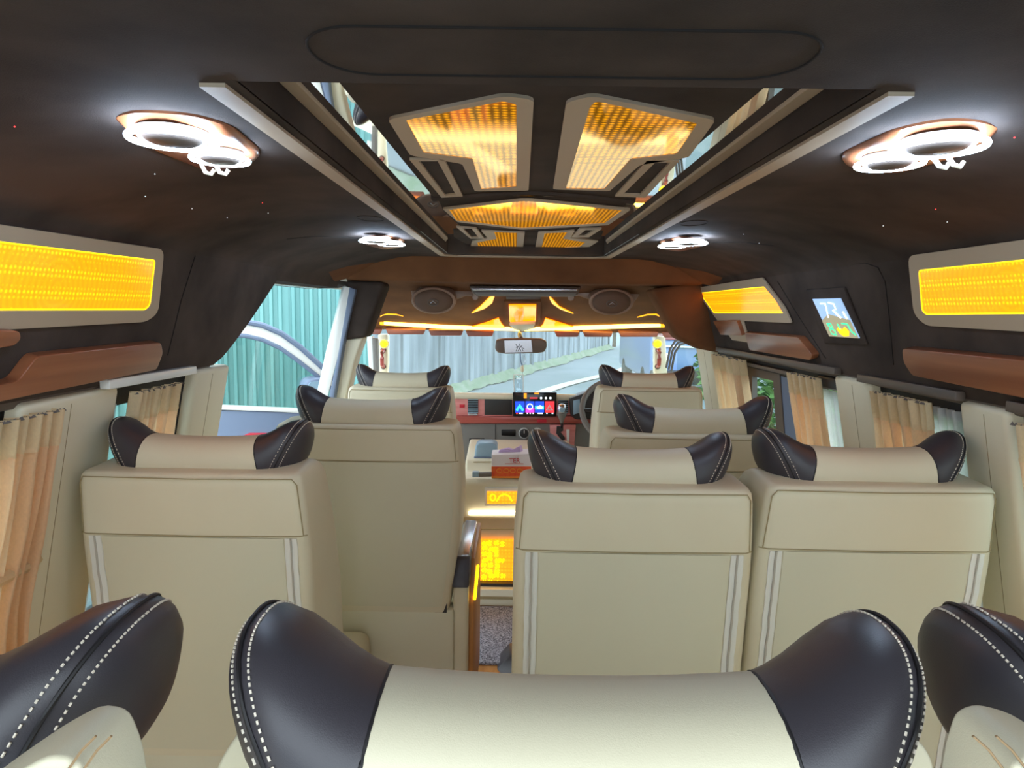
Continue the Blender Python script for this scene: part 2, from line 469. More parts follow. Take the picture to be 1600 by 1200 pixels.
# recess sides
rs = MB()
for (a, b) in (((-RX, RY0), (-RX, RY1)), ((RX, RY0), (RX, RY1)), ((-RX, RY0), (RX, RY0)), ((-RX, RY1), (RX, RY1))):
    rs.add([(a[0], a[1], CZ), (b[0], b[1], CZ), (b[0], b[1], 1.70), (a[0], a[1], 1.70)], [(0, 1, 2, 3)])
struct('trim_3', rs, 'suede', 'suede side of the ceiling recess')
# the pill shaped seam in the rear headlining and small seams
pl = [(x, y, CZ-.0005) for x, y in rrect(0.0, .578, .208, .052, .048, 8)]
obj('seam', MB().tube(pl, .0012, 6, True), 'suede_seam', ceil)
for sd in (-1, 1):
    obj('seam', MB().tube([(sd*.385+sd*.03*math.cos(a), 1.62+.05*math.sin(a), CZ-.0003) for a in [2*PI*k/24 for k in range(24)]], .0007, 5, True), 'suede_seam', ceil)
    obj('seam', MB().tube([(sd*.50, 2.1, 1.5965), (sd*.53, 1.98, 1.592), (sd*.585, 1.85, 1.580), (sd*.64, 1.78, 1.565)], .0008, 5), 'suede_seam', ceil)
# outer beige strip (U shape on the headlining) and inner strip
def strip(name, label, x0, x1, y0, y1, fw, z, h, m):
    b = MB()
    o = [(-x1, y0), (-x1, y1-.055), (-x1+.055, y1), (x1-.055, y1), (x1, y1-.055), (x1, y0)]
    i = [(-x0, y0), (-x0, y1-fw-.045), (-x0+.045, y1-fw), (x0-.045, y1-fw), (x0, y1-fw-.045), (x0, y0)]
    for k in range(5):
        q = [o[k], o[k+1], i[k+1], i[k]]
        b.prism([(p[0], p[1], z) for p in q], (0, 0, -h))
    return struct(name, b, m, label)
strip('trim_4', 'beige strip running round the ceiling recess', .315, .340, .66, 2.74, .06, CZ+.001, .005, 'beige_trim')
b = MB()
for sd in (-1, 1):
    b.prism([(sd*.280, .60, 1.6365), (sd*.298, .60, 1.6365), (sd*.298, 2.5, 1.6365), (sd*.280, 2.4, 1.6365)], (0, 0, -.003))
struct('trim_5', b, 'beige_trim', 'thin beige ledge inside the ceiling recess')
b = MB()
b.add([(-.30, .60, 1.6365), (.30, .60, 1.6365), (.30, 2.6, 1.6365), (-.30, 2.6, 1.6365)], [(0, 1, 2, 3)])
struct('trim_6', b, 'mirror', 'mirror lining around the ceiling light panel')

# upper side cabinets (suede)
def cabx(z): return .778+.27*(1.512-z)
def cabinet(name, sd, y_end, label):
    zs = [1.522, 1.512, 1.46, 1.40, 1.34, 1.28, 1.245, 1.226]
    xs = [.770, .778] + [cabx(z) for z in zs[2:6]] + [cabx(1.245)+.001, cabx(1.226)+.006]
    pr = list(zip(xs, zs))+[(.93, 1.222)]
    b = MB(); rows = []
    for i in range(21):
        rows.append([(sd*x, YR+(y_end(z)-YR)*i/20, z) for x, z in pr])
    b.grid(rows)
    n = len(pr)
    endc = [(sd*x, y_end(z), z) for x, z in pr]+[(sd*.93, y_end(1.5), 1.52)]
    b.add(endc, [tuple(range(len(endc)))])
    return struct(name, b, 'suede', label, sharp=50)
cabR = cabinet('wall_right_upper', 1, lambda z: 3.02, 'dark suede panel above the right-hand windows')
def yl(z):
    t = (z-1.222)/.30; return 1.80+.37*min(1, max(0, t))**.8
cabL = cabinet('wall_left_upper', -1, yl, 'dark suede panel above the left windows ending in a slanted nose')
NR = Vector((-1, 0, -.27)).normalized(); PR = Vector((.778, 0, 1.512))
NL = Vector((1, 0, -.27)).normalized(); PL = Vector((-.778, 0, 1.512))
def onR(px, py, lift=0): return atP(px, py, PR+NR*lift, NR)
def onL(px, py, lift=0): return atP(px, py, PL+NL*lift, NL)
# rounded seam outline around the display niche and by the left nose
obj('seam', MB().tube([onR(*p, .0006) for p in ((1222, 424), (1290, 417), (1352, 411), (1372, 418), (1383, 440), (1390, 500), (1396, 570))], .0012, 6), 'suede_seam', cabR)
obj('seam', MB().tube([onR(*p, .0006) for p in ((1215, 440), (1245, 490), (1290, 560))], .0010, 6), 'suede_seam', cabR)
obj('seam', MB().tube([onL(*p, .0006) for p in ((305, 400), (283, 470), (262, 555))], .0012, 6), 'suede_seam', cabL)
# header above the sliding door, bottom edge rail
b = MB()
b.grid([[(-.785, y, 1.50), (-.80, y, 1.485), (-.86, y, 1.475), (-1.0, y, 1.470)] for y in (1.7, 2.2, 3.1)])
struct('trim_7', b, 'suede', 'suede lining over the open sliding door')
for sd, y1, nm, nn in ((1, 3.02, 'right', 8), (-1, 1.80, 'left', 9)):
    b = MB().prism([(sd*.862, YR, 1.228), (sd*.93, YR, 1.228), (sd*.93, YR, 1.212), (sd*.868, YR, 1.212)], (0, y1-YR, 0))
    struct('trim_%d' % nn, b, 'mid_plastic', 'dark edge along the bottom of the %s suede panel' % nm, bevel=.003)

# right wall: lower panel, pillars, windows
def pillar(name, sd, y0, y1, label, m='off_white', z0=.66):
    o = struct(name, wpatch(sd, y0, y1, z0, 1.222, .018, .07, nz=5), m, label, bevel=.014, seg=3)
    ym = y0+(y1-y0)*.45
    obj('seam', MB().tube([(sd*(wx(z)-.0180), ym, z) for z in (.68, .8, .9, 1.0, 1.1, 1.205)], .0008, 6), 'cream_seam', o)
    return o
struct('wall_right', wpatch(1, YR, 3.4, 0, .66, 0, .05, nz=4), 'off_white', 'cream lower side panel under the right windows')
wl = wpatch(-1, YR, 1.93, 0, .66, 0, .05, nz=4)
wpatch(-1, 2.86, 3.10, 0, .66, 0, .05, wl, 4)
struct('wall_left', wl, 'off_white', 'cream lower side panel under the left windows')
pillar('trim_10', 1, 1.665, 1.85, 'cream padded pillar between the right windows')
pillar('trim_11', 1, 1.19, 1.325, 'cream padded pillar nearest the rear right curtain')
pillar('trim_12', 1, 3.02, 3.28, 'cream pillar beside the driver seat')
pillar('trim_13', -1, 1.09, 1.365, 'cream padded pillar beside the near left curtain')
pillar('trim_14', -1, 1.70, 1.90, 'cream pillar behind the open sliding door')
struct('trim_15', wpatch(-1, 1.895, 1.93, .1, 1.215, -.005, .06, nz=5), 'rubber', 'black rubber seal of the sliding door opening', bevel=.006)
def window(n, sd, y0, y1, label):
    wn_ = root_struct('window_%d' % n, label, (sd*.95, (y0+y1)/2, .66))
    z0, z1 = .66, 1.222
    fr = MB()
    for (a, b_, c, d_) in ((y0, y0+.03, z0, z1), (y1-.03, y1, z0, z1), (y0, y1, z0, z0+.03), (y0, y1, z1-.05, z1)):
        wpatch(sd, a, b_, c, d_, -.012, .03, fr, 2)
    obj('window_frame', fr, 'rubber', wn_)
    obj('pane', wpatch(sd, y0+.02, y1-.02, z0+.02, z1-.03, -.03, .004, nz=2), 'side_glass', wn_)
    return wn_
w1 = window(1, 1, 1.85, 3.02, 'right window beside the driver with a small sliding pane')
window(2, 1, 1.325, 1.665, 'right window behind the peach curtain and white sheer')
window(3, 1, .1, 1.19, 'rear right window beside the nearest seats')
window(4, -1, 1.365, 1.70, 'left window behind the gathered peach curtain')
window(5, -1, .1, 1.09, 'rear left window beside the near curtain')
# small sliding pane frame in window_1
P = [atX(px, py, .888) for px, py in ((1163, 572), (1218, 585), (1226, 690), (1163, 690))]
Q = [atX(px, py, .888) for px, py in ((1175, 588), (1208, 595), (1213, 680), (1176, 680))]
obj('sliding_frame', MB().frame(P, Q, (.02, 0, 0)), 'mid_plastic', w1)
obj('sash', MB().prism([atX(px, py, .892) for px, py in ((1217, 583), (1237, 588), (1246, 690), (1226, 690))], (.02, 0, 0)), 'door_grey', w1)

# cross beam over the B pillars, gussets, cab ceiling
BY = 2.80
b = MB(); rows = []
for (dy, z, hw) in ((-.05, 1.6005, .60), (-.02, 1.585, .64), (-.005, 1.55, .70), (0, 1.518, .735), (.02, 1.503, .745), (.10, 1.498, .75), (.14, 1.515, .75)):
    rows.append([(hw*(k/12*2-1), BY+dy+.02*(1-(k/6-1)**2), z-.006*(1-(k/6-1)**2)+.004) for k in range(13)])
b.grid(rows)
for sd in (-1, 1):
    b.add([(sd*.56, BY-.06, 1.60), (sd*.745, BY+.02, 1.507), (sd*.80, BY-.02, 1.49), (sd*.80, BY-.3, 1.52)], [(0, 1, 2, 3)])
struct('trim_16', b, 'suede_warm_lit', 'brown suede beam crossing the ceiling behind the front seats', sharp=60)
for sd, nn, ss, lab in ((-1, 17, 'suede', 'left'), (1, 18, 'suede_warm_lit', 'right')):
    if sd < 0:
        pts = [at(px, py, 2.88) for px, py in ((538, 438), (600, 440), (600, 448), (572, 527), (534, 532))]
    else:
        pts = [at(px, py, 2.95) for px, py in ((1016, 452), (1085, 440), (1128, 436), (1128, 552), (1096, 546), (1058, 528))]
    struct('trim_%d' % nn, MB().prism(pts, (0, .14, 0)), ss, 'suede covered pillar top on the %s of the front seats' % lab, bevel=.02, seg=3)
struct('trim_19', MB().prism([at(px, py, 2.90) for px, py in ((534, 530), (568, 527), (556, 560), (541, 620), (538, 760), (506, 760), (520, 620))], (0, .10, 0)), 'off_white', 'cream pillar cover behind the front passenger seat', bevel=.012, seg=3)
struct('trim_20', MB().prism([at(px, py, 2.86) for px, py in ((538, 446), (551, 450), (528, 560), (507, 640), (497, 760), (478, 760), (492, 640), (514, 540))], (-.03, .08, 0)), 'white_paint', 'white painted door pillar beside the sliding door opening', bevel=.006)
struct('trim_21', MB().prism([at(px, py, 2.855) for px, py in ((546, 448), (556, 452), (536, 540), (522, 620), (512, 760), (500, 760), (509, 640), (527, 560))], (0, .05, 0)), 'door_grey', 'blue-grey seal on the edge of the sliding door pillar', bevel=.005)

# overhead front panel above the windshield
OP0 = Vector((0, 3.15, 1.485)); OP1 = Vector((0, 3.82, 1.300))
od = (OP1-OP0).normalized(); ON = Vector((0, od.z, -od.y))        # points back and down into the cabin
if ON.z > 0: ON = -ON
def onO(px, py, lift=0): return atP(px, py, OP0+ON*lift, ON)
b = MB(); rows = []
for (y, z, hw) in ((2.86, 1.512, .76), (3.0, 1.507, .79), (3.15, 1.485, .82), (3.5, 1.3884, .85), (3.80, 1.3055, .87), (3.84, 1.29, .87), (3.86, 1.268, .87), (3.92, 1.262, .87)):
    rows.append([(hw*(k/16*2-1), y-.06*((k/8-1)**4 if y > 3.4 else 0), z) for k in range(17)])
b.grid(rows)
ov = struct('ceiling_front', b, 'suede_warm_lit', 'brown suede overhead panel above the windshield', sharp=50)
struct('roof', MB().prism([(-1, YR, 1.73), (1, YR, 1.73), (1, 2.9, 1.73), (1, 3.95, 1.50), (-1, 3.95, 1.50), (-1, 2.9, 1.73)], (0, 0, .03)), 'white_paint', 'outer roof of the van')
b = MB()
for sd in (-1, 1):
    b.prism([(sd*.93, YR, 1.222), (sd*.98, YR, 1.222), (sd*1.0, YR, 1.74), (sd*.95, YR, 1.74)], (0, (1.85 if sd < 0 else 3.0)-YR, 0))
    if sd < 0: b.prism([(sd*.93, 1.85, 1.47), (sd*.98, 1.85, 1.47), (sd*1.0, 1.85, 1.74), (sd*.95, 1.85, 1.74)], (0, 1.2, 0))
    b.prism([(sd*.90, 3.0, 1.475), (sd*.95, 3.0, 1.475), (sd*1.0, 3.0, 1.74), (sd*.95, 3.0, 1.74)], (0, .95, 0))
struct('roof_side', b, 'white_paint', 'outer roof edge of the van')

# windshield and A pillars
ws = root_struct('window_6', 'wide windshield at the front of the van', (0, 4.1, .8))
W0 = [(-.86, 3.93, 1.265), (.86, 3.93, 1.265), (.88, 4.42, .80), (-.88, 4.42, .80)]
obj('pane', MB().prism(W0, (0, .004, .004)), 'windshield_glass', ws)
for sd in (-1, 1):
    ap = [at(px, py, 3.9) for px, py in (((590, 522), (606, 522), (606, 570), (602, 630), (590, 640)) if sd < 0 else ((1023, 524), (1040, 526), (1046, 640), (1030, 632), (1023, 580)))]
    struct('trim_%d' % (22 if sd < 0 else 23), MB().prism(ap, (0, .06, 0)), 'off_white', 'cream pillar at the %s edge of the windshield' % ('left' if sd < 0 else 'right'), bevel=.01)
    c = at(600 if sd < 0 else 1027, 537, 3.88)
    lm = thing('pillar_lamp', 'small yellow lamp on the %s windshield pillar' % ('left' if sd < 0 else 'right'), 'lamp', c)
    obj('lens', MB().lathe([(.004, -.018), (.018, -.016), (.024, -.006), (.024, .004)], c, 16, 'y'), 'led_yellow', lm)
    obj('rim', MB().lathe([(.024, -.004), (.029, -.002), (.029, .008), (.012, .01)], c, 16, 'y'), 'off_white', lm)
    c = at(598 if sd < 0 else 1029, 560, 3.88)
    hd = thing('grab_handle', 'reddish grab handle on the %s windshield pillar' % ('left' if sd < 0 else 'right'), 'handle', c)
    obj('grip', MB().tube([c+Vector((0, .02, .05)), c+Vector((0, -.015, .035)), c+Vector((0, -.02, 0)), c+Vector((0, -.015, -.035)), c+Vector((0, .02, -.05))], .012, 10), 'wood_red', hd)
    for s2 in (-1, 1): obj('mount', MB().lathe([(.002, -.006), (.016, -.004), (.016, .008), (.002, .012)], c+Vector((0, .02, s2*.05)), 12, 'y'), 'mid_plastic', hd)
# outer A pillar / left front door frame seen past the passenger headrest
struct('trim_24', MB().prism([at(px, py, 3.7) for px, py in ((573, 526), (582, 526), (587, 590), (577, 592))], (0, .05, 0)), 'white_paint', 'white painted front pillar beside the left door opening', bevel=.004)
struct('trim_25', MB().prism([at(px, py, 3.68) for px, py in ((581, 528), (589, 530), (592, 640), (586, 640))], (0, .05, 0)), 'grey_plastic', 'grey rubber seal of the front left door opening', bevel=.004)
gs = [at(px, py, 3.45) for px, py in ((1041, 575), (1047, 545), (1055, 533), (1064, 530))]
for k in range(3):
    o = Vector((.016*k, .012*k, -.010*k))
    struct('trim_%d' % (26+k), MB().tube([p+o for p in gs], .006, 8), 'grey_plastic', 'grey rubber door seal by the driver, strand %s' % ('inner', 'middle', 'outer')[k])
# right front side window beyond the seal
w7 = root_struct('window_7', 'driver door window at the front right', (.93, 3.6, .8))
obj('pane', MB().prism([(.90, 3.30, 1.24), (.90, 3.85, 1.22), (.97, 4.1, .85), (.97, 3.30, .85)], (.004, 0, 0)), 'side_glass', w7)
struct('wall_right_front', MB().prism([(.93, 3.28, 0), (.93, 4.3, 0), (.97, 4.3, .85), (.97, 3.28, .85)], (.05, 0, 0)), 'grey_plastic', 'lower panel of the driver door')

# ------------------------------------------------------------------ seats
def ring(cx, cy, cz, ry, rz, n=28, e=2.4, shear=0):
    R_ = []
    for k in range(n):
        a = 2*PI*k/n; c, s = math.cos(a), math.sin(a)
        y = cy+ry*math.copysign(abs(c)**(2/e), c); zz = rz*math.copysign(abs(s)**(2/e), s)
        R_.append((cx+shear*zz, y, cz+zz))
    return R_
WING = [(.000, .117, .000, .000, .050, .046), (.10, .125, .002, .002, .0510, .0470), (.22, .135, .005, .006, .0525, .0490), (.36, .147, .010, .012, .0540, .0520),
        (.52, .159, .015, .018, .0545, .0545), (.68, .170, .021, .0205, .0535, .0545), (.80, .179, .026, .021, .0505, .0520), (.89, .1865, .030, .0205, .0450, .0465),
        (.95, .1925, .033, .020, .0370, .0385), (.985, .1972, .035, .0195, .0240, .0260), (1.0, .1992, .036, .019, .0070, .0080)]
def wshear(u): return -.18+.42*min(1, u/.75)
def wing_ring(u, sgn, grow=0, n=28):
    for i in range(len(WING)-1):
        if WING[i][0] <= u <= WING[i+1][0]: break
    a, b_ = WING[i], WING[i+1]; t = (u-a[0])/(b_[0]-a[0])
    p = [x+(y-x)*t for x, y in zip(a, b_)]
    r = ring(p[1], p[2], p[3], p[4]+grow, p[5]+grow, n, 2.4, wshear(u))
    return [(sgn*x, y, z) for x, y, z in r]
def build_headrest():
    M_ = {}
    b = MB()
    xs = [-.117, -.10, -.07, -.035, 0, .035, .07, .10, .117]
    b.loft([ring(x, 0, -.004*(1-(x/.117)**2), .050, .046-.001*(1-(x/.117)**2), 28, 2.4, -.18*(x/.117)) for x in xs])
    M_['pad'] = mesh_of(b, 'headrest_pad', 'cream', sharp=60)
    for sgn in (-1, 1):
        b = MB(); us = [0, .05, .1, .16, .22, .29, .36, .44, .52, .60, .68, .74, .80, .85, .89, .925, .95, .97, .985, 1.0]
        b.loft([wing_ring(u, sgn) for u in us])
        M_['wing', sgn] = mesh_of(b, 'headrest_wing', 'espresso', sharp=60)
        s = MB()
        US = [i/60 for i in range(61)]; RG = [wing_ring(u, sgn, .0005, 200) for u in US]
        def leaning(c, lean=.5):
            """the loop where a leaning plane cuts the wing"""
            L_ = []
            for k in range(200):
                for i in range(60):
                    a, b_ = Vector(RG[i][k]), Vector(RG[i+1][k])
                    fa_, fb_ = abs(a.x)-lean*(a.z-.02)-c, abs(b_.x)-lean*(b_.z-.02)-c
                    if fa_ <= 0 <= fb_:
                        L_.append(a.lerp(b_, -fa_/(fb_-fa_) if fb_ != fa_ else 0)); break
            return L_
        for c in (.157, .172):
            r = leaning(c)
            for k in range(0, len(r)-1, 2): s.tube([r[k], r[k+1]], .0007, 5)
        M_['stitch', sgn] = mesh_of(s, 'stitching', 'stitch_white')
        s = MB(); s.tube(leaning(.1645), .0013, 6, True)
        M_['fold', sgn] = mesh_of(s, 'welt', 'espresso_seam')
        s = MB(); s.tube(wing_ring(.0, sgn, -.0008, 56), .0014, 6, True)
        M_['join', sgn] = mesh_of(s, 'welt', 'espresso_seam')
    return M_
HR = build_headrest()
def seat(name, label, x, y, zt, W, rz=0, hs=1.0, recl=6, seam=.125, zips=True, taper=.0, zbot=.45, T=.17, group=None, cushion=True, hy=.085, legs=True):
    t = thing(name, label, 'seat', (x, y, 0), rz, group)
    tr = math.tan(math.radians(recl))
    def yb(z): return (zt-z)*tr
    def hw(z):
        d = zt-z
        k = 1.0 if d > .13 else 1-.045*(1-d/.13)
        if taper: k *= 1-taper*max(0, min(1, (d-.22)/.33))**1.5
        return W/2*k
    # backrest shell: loft of rounded sections upwards
    zs = [zbot, zbot+.06]+[zbot+.06+(zt-.03-zbot-.06)*i/8 for i in range(1, 9)]
    b = MB(); rings = []
    def sec(z, gx=0, gy0=0, gy1=0, zf=0):
        h = hw(z)-gx; y0 = yb(z)+gy0; th = T*(1.0+.35*min(1, (zt-z)/.3)); y1 = yb(z)+th-gy1
        R_ = rrect(0, (y0+y1)/2, h, (y1-y0)/2, min(.022, (y1-y0)/2.2), 5)
        return [(px, py, z+zf*(py-y0)/th) for px, py in R_]
    for z in zs: rings.append(sec(z))
    rings.append(sec(zt-.010, .002, .001, .012)); rings.append(sec(zt-.003, .006, .005, .03, .004)); rings.append(sec(zt, .014, .013, .05, .008))
    b.loft(rings)
    bk = obj('backrest', b, 'cream', t, local=True, sharp=70)
    # welts on the back: round the top edge and across
    zsm = zt-seam
    s = MB(); s.tube([(-hw(zsm)+.004, yb(zsm)+.009, zsm), (-hw(zsm)+.018, yb(zsm)-.0002, zsm), (0, yb(zsm)-.0012, zsm-.002), (hw(zsm)-.018, yb(zsm)-.0002, zsm), (hw(zsm)-.004, yb(zsm)+.009, zsm)]  , .0014, 6)
    obj('seam', s, 'cream_seam', bk, local=True)
    s = MB(); zz = zt-.009
    s.tube([(-hw(zsm)+.010, yb(zsm)+.004, zsm), (-hw(zz)+.008, yb(zz)+.004, zz-.012), (-hw(zz)+.016, yb(zz)-.0002, zz), (0, yb(zz)-.0012, zz-.002), (hw(zz)-.016, yb(zz)-.0002, zz), (hw(zz)-.008, yb(zz)+.004, zz-.012), (hw(zsm)-.010, yb(zsm)+.004, zsm)], .0012, 6)
    obj('seam', s, 'cream_seam', bk, local=True)
    for sgn in (-1, 1):
        obj('seam', MB().tube([(sgn*W*.27, yb(zt)+.012, zt-.008), (sgn*W*.275, .05, zt+.0035), (sgn*W*.275, .09, zt+.005)], .0009, 5), 'cream_seam', bk, local=True)
    # lower back panel
    inset = .048 if zips else .022
    n = 7; zl = [zbot+.02+(zsm-.004-zbot-.02)*i/n for i in range(n+1)]
    b = MB(); rings = []
    for z in zl:
        h = hw(z)-inset; y0 = yb(z)
        rings.append([(-h, y0+.004, z), (-h, y0-.001, z), (-h+.012, y0-.004, z), (0, y0-.0055, z), (h-.012, y0-.004, z), (h, y0-.001, z), (h, y0+.004, z)])
    b.loft(rings)
    obj('back_panel', b, 'cream_panel', t, local=True, sharp=50)
    if zips:
        for sgn in (-1, 1):
            b = MB(); rings = []; tb = MB(); tr_ = []
            for i in range(25):
                z = zl[0]+(zl[-1]-zl[0])*i/24
                xa, xb = hw(z)-.046+.0006*math.sin(i*1.9), hw(z)-.022+.0008*math.sin(i*2.3)
                y0 = yb(z)-.002-.0008*math.sin(i*1.3)
                rings.append([(sgn*xa, y0+.004, z), (sgn*xa, y0, z), (sgn*xb, y0, z), (sgn*xb, y0+.004, z)])
                tr_.append((sgn*(xa+xb)/2, y0-.0005, z))
            b.loft(rings)
            zp = obj('zipper', b, 'zip_white', t, local=True)
            obj('zipper_teeth', MB().tube(tr_, .0022, 6), 'zip_teeth', zp, local=True)
    # seat cushion and pedestal
    if cushion:
        yc = yb(zbot)
        obj('seat_cushion', MB().box((-W*.47, yc+.01, .28), (W*.47, yc+.56, .455)), 'cream', t, bevel=.03, seg=3, local=True)
        obj('skirt', MB().box((-W*.46, yc+.0, .28 if not legs else .26), (W*.46, yc+.06, zbot+.01)), 'cream_panel', t, bevel=.012, local=True)
    if legs:
        yc = yb(zbot)
        for sgn in (-1, 1):
            obj('leg', MB().tube([(sgn*W*.36, yc+.05, .0), (sgn*W*.36, yc+.05, .28)], .018, 10), 'dark_plastic', t, local=True)
            obj('leg', MB().tube([(sgn*W*.36, yc+.48, .0), (sgn*W*.36, yc+.48, .29)], .018, 10), 'dark_plastic', t, local=True)
    # headrest
    def put(nm, me, par):
        o = bpy.data.objects.new(nm, me); COL.objects.link(o); o.parent = par
        return o
    pad = put('headrest_pad', HR['pad'], t); pad.location = (0, hy, zt+.013*hs); pad.scale = (hs, hs, hs)
    for sgn in (-1, 1):
        wg = put('headrest_wing', HR['wing', sgn], t); wg.location = (0, hy, zt+.013*hs); wg.scale = (hs, hs, hs)
        wg['label'] = 'dark brown leather wing of the headrest'
        st = put('stitching', HR['stitch', sgn], wg); st['kind'] = 'stuff'
        put('welt', HR['fold', sgn], wg); put('welt', HR['join', sgn], wg)
    return t
GR3, GR2, GR1, GR4 = 'cream seats of the middle row', 'wide cream captain seats', 'front seats', 'nearest row of cream seats'
S3A = seat('passenger_seat', 'cream leather seat with white zippers, right of the aisle in the middle row', at(992, 862, 1.21).x, 1.20, 1.064, .456, group=GR3)
S3B = seat('passenger_seat', 'cream leather seat with white zippers, by the right windows in the middle row', at(1372, 862, 1.21).x, 1.20, 1.074, .448, group=GR3)
S3L = seat('passenger_seat', 'cream leather seat with white zippers, by the left windows in the middle row', at(300, 842, 1.24).x, 1.23, 1.072, .448, group=GR3)
S2L = seat('captain_seat', 'wide cream captain seat with dark brown wings beside the open sliding door', -.445, 1.80, 1.066, .525, hs=1.10, zips=False, seam=.10, taper=.14, zbot=.50, group=GR2, recl=7)
S2R = seat('captain_seat', 'wide cream captain seat directly behind the driver seat', .482, 1.80, 1.052, .535, hs=1.12, zips=False, seam=.10, taper=.1, zbot=.50, group=GR2, recl=7)
S1L = seat('front_seat', 'cream front passenger seat with dark headrest wings before the windshield', -.505, 2.68, 1.065, .44, hs=.98, zips=False, seam=.10, group=GR1, T=.15)
S1R = seat('front_seat', 'cream driver seat at the right front behind the steering wheel', .515, 2.66, 1.080, .44, hs=.98, zips=False, seam=.10, group=GR1, T=.15)
S4C = seat('passenger_seat', 'nearest cream seat in the middle of the foreground with large dark headrest wings', .002, .272, 1.119, .40, group=GR4)
S4L = seat('passenger_seat', 'cream seat cut off at the lower left corner with a dark headrest wing', -.494, .300, 1.097, .34, hs=1.12, group=GR4)
S4R = seat('passenger_seat', 'cream seat cut off at the lower right corner with a dark headrest wing', .480, .300, 1.100, .34, hs=1.12, group=GR4)
def bolster(st_, pts, y0, th):
    P_ = round_poly([at(px, py, y0) for px, py in pts], .012, 3)
    bo = obj('shoulder_bolster', MB().prism(P_, (0, th, 0)), 'cream', st_, bevel=.016, seg=5, sharp=60)
    return bo
bl = bolster(S4L, [(-60, 1250), (30, 1180), (110, 1125), (165, 1096), (205, 1104), (226, 1155), (238, 1235), (246, 1330), (-60, 1330)], .305, -.04)
for d in (0, 24): obj('stitching', MB().tube([at(px+d, py, .2640) for px, py in ((150, 1150), (128, 1172), (105, 1205), (85, 1245))], .0006, 5), 'stitch_tan', bl)
br = bolster(S4R, [(1680, 1210), (1620, 1140), (1570, 1108), (1520, 1096), (1490, 1108), (1474, 1155), (1462, 1235), (1454, 1330), (1680, 1330)], .305, -.04)
for d in (0, 36): obj('stitching', MB().tube([at(px+d, py, .2640) for px, py in ((1520, 1150), (1545, 1172), (1570, 1205), (1595, 1245))], .0006, 5), 'stitch_tan', br)
bolster(S4C, [(440, 1125), (395, 1128), (368, 1150), (342, 1190), (322, 1250), (315, 1330), (480, 1330), (480, 1180)], .400, .035)
bolster(S4C, [(1400, 1150), (1435, 1155), (1456, 1182), (1468, 1240), (1474, 1330), (1360, 1330), (1360, 1200)], .400, .035)
# armrest of the left captain seat
ar = obj('armrest', MB().prism([(-.208, 1.88, .28), (-.208, 2.32, .28), (-.208, 2.32, .59), (-.208, 1.88, .575)], (.044, 0, 0)), 'cream', S2L, bevel=.010, seg=3)
obj('wood_cap', MB().prism([(-.212, 1.87, .575), (-.212, 1.95, .58), (-.212, 2.00, .655), (-.212, 1.91, .652)], (.052, 0, 0)), 'espresso', ar, bevel=.006)
obj('top', MB().prism([(-.208, 1.92, .640), (-.208, 2.30, .622), (-.208, 2.32, .636), (-.208, 1.925, .660)], (.046, 0, 0)), 'silver', ar, bevel=.008)
obj('light_strip', MB().tube([(-.146, 1.92, .52), (-.144, 2.06, .57)], .004, 8), 'led_strip', ar)
obj('side_panel', MB().prism([(-.164, 1.93, .10), (-.164, 2.34, .10), (-.164, 2.34, .62), (-.164, 1.99, .62), (-.164, 1.93, .52)], (.014, 0, 0)), 'floor_wood', ar, bevel=.003)
obj('hinge_plate', MB().prism([(-.26, 1.87, .46), (-.225, 1.87, .46), (-.225, 1.87, .60), (-.26, 1.87, .57)], (0, .02, 0)), 'black', ar)

# ------------------------------------------------------------------ ceiling light panel
PZ = 1.632
cpn = thing('ceiling_light_panel', 'suede ceiling panel with amber backlit glass shapes in beige frames', 'light panel', (0, 1.5, 1.66))
def arch(y_c, y_e, hw_, n=10):
    return [(hw_*(1-2*k/n), y_c+(y_e-y_c)*abs(1-2*k/n)**1.5) for k in range(n+1)]
bodyA = [(-.235, .58), (.235, .58), (.228, 1.10), (.222, 1.50)] + arch(1.42, 1.52, .222)[1:-1] + [(-.222, 1.50), (-.228, 1.10)]
obj('rear_panel', MB().prism([(x, y, PZ) for x, y in bodyA], (0, 0, .010)), 'suede', cpn, bevel=.004)
obj('lip', MB().tube([(x, y-.004, PZ+.002) for x, y in arch(1.42, 1.52, .222)], .009, 10), 'suede', cpn)
bodyB = [(-.215, 1.5), (.215, 1.5), (.225, 1.75), (.205, 2.08), (0, 2.17), (-.205, 2.08), (-.225, 1.75)]
obj('middle_panel', MB().prism([(x, y, PZ+.003) for x, y in bodyB], (0, 0, .008)), 'suede', cpn, bevel=.004)
bodyC = [(-.235, 2.12), (.235, 2.12), (.255, 2.35), (.23, 2.62), (-.23, 2.62), (-.255, 2.35)]
obj('front_panel', MB().prism([(x, y, PZ+.002) for x, y in bodyC], (0, 0, .008)), 'suede', cpn, bevel=.004)
def amber_piece(outer, inner, z, r=.012, zo=.005, glass='amber_ceiling'):
    o = round_poly([atZ(px, py, z) for px, py in outer], r); i = round_poly([atZ(px, py, z) for px, py in inner], r*.55)
    fr = obj('frame', MB().frame(o, i, (0, 0, zo)), 'beige_trim', cpn, sharp=40)
    obj('glass', MB().prism([p+Vector((0, 0, .001)) for p in i], (0, 0, .004)), glass, fr)
Z1 = PZ-.004
amber_piece([(606, 187), (788, 150), (834, 156), (826, 298), (742, 299), (722, 256), (641, 243)],
            [(634, 188), (786, 158), (807, 163), (807, 292), (752, 296), (738, 249), (662, 239)], Z1)
amber_piece([(885, 160), (925, 150), (1118, 188), (1076, 246), (1000, 258), (952, 299), (864, 296)],
            [(922, 166), (932, 158), (1090, 193), (1058, 241), (986, 249), (944, 296), (884, 295)], Z1)
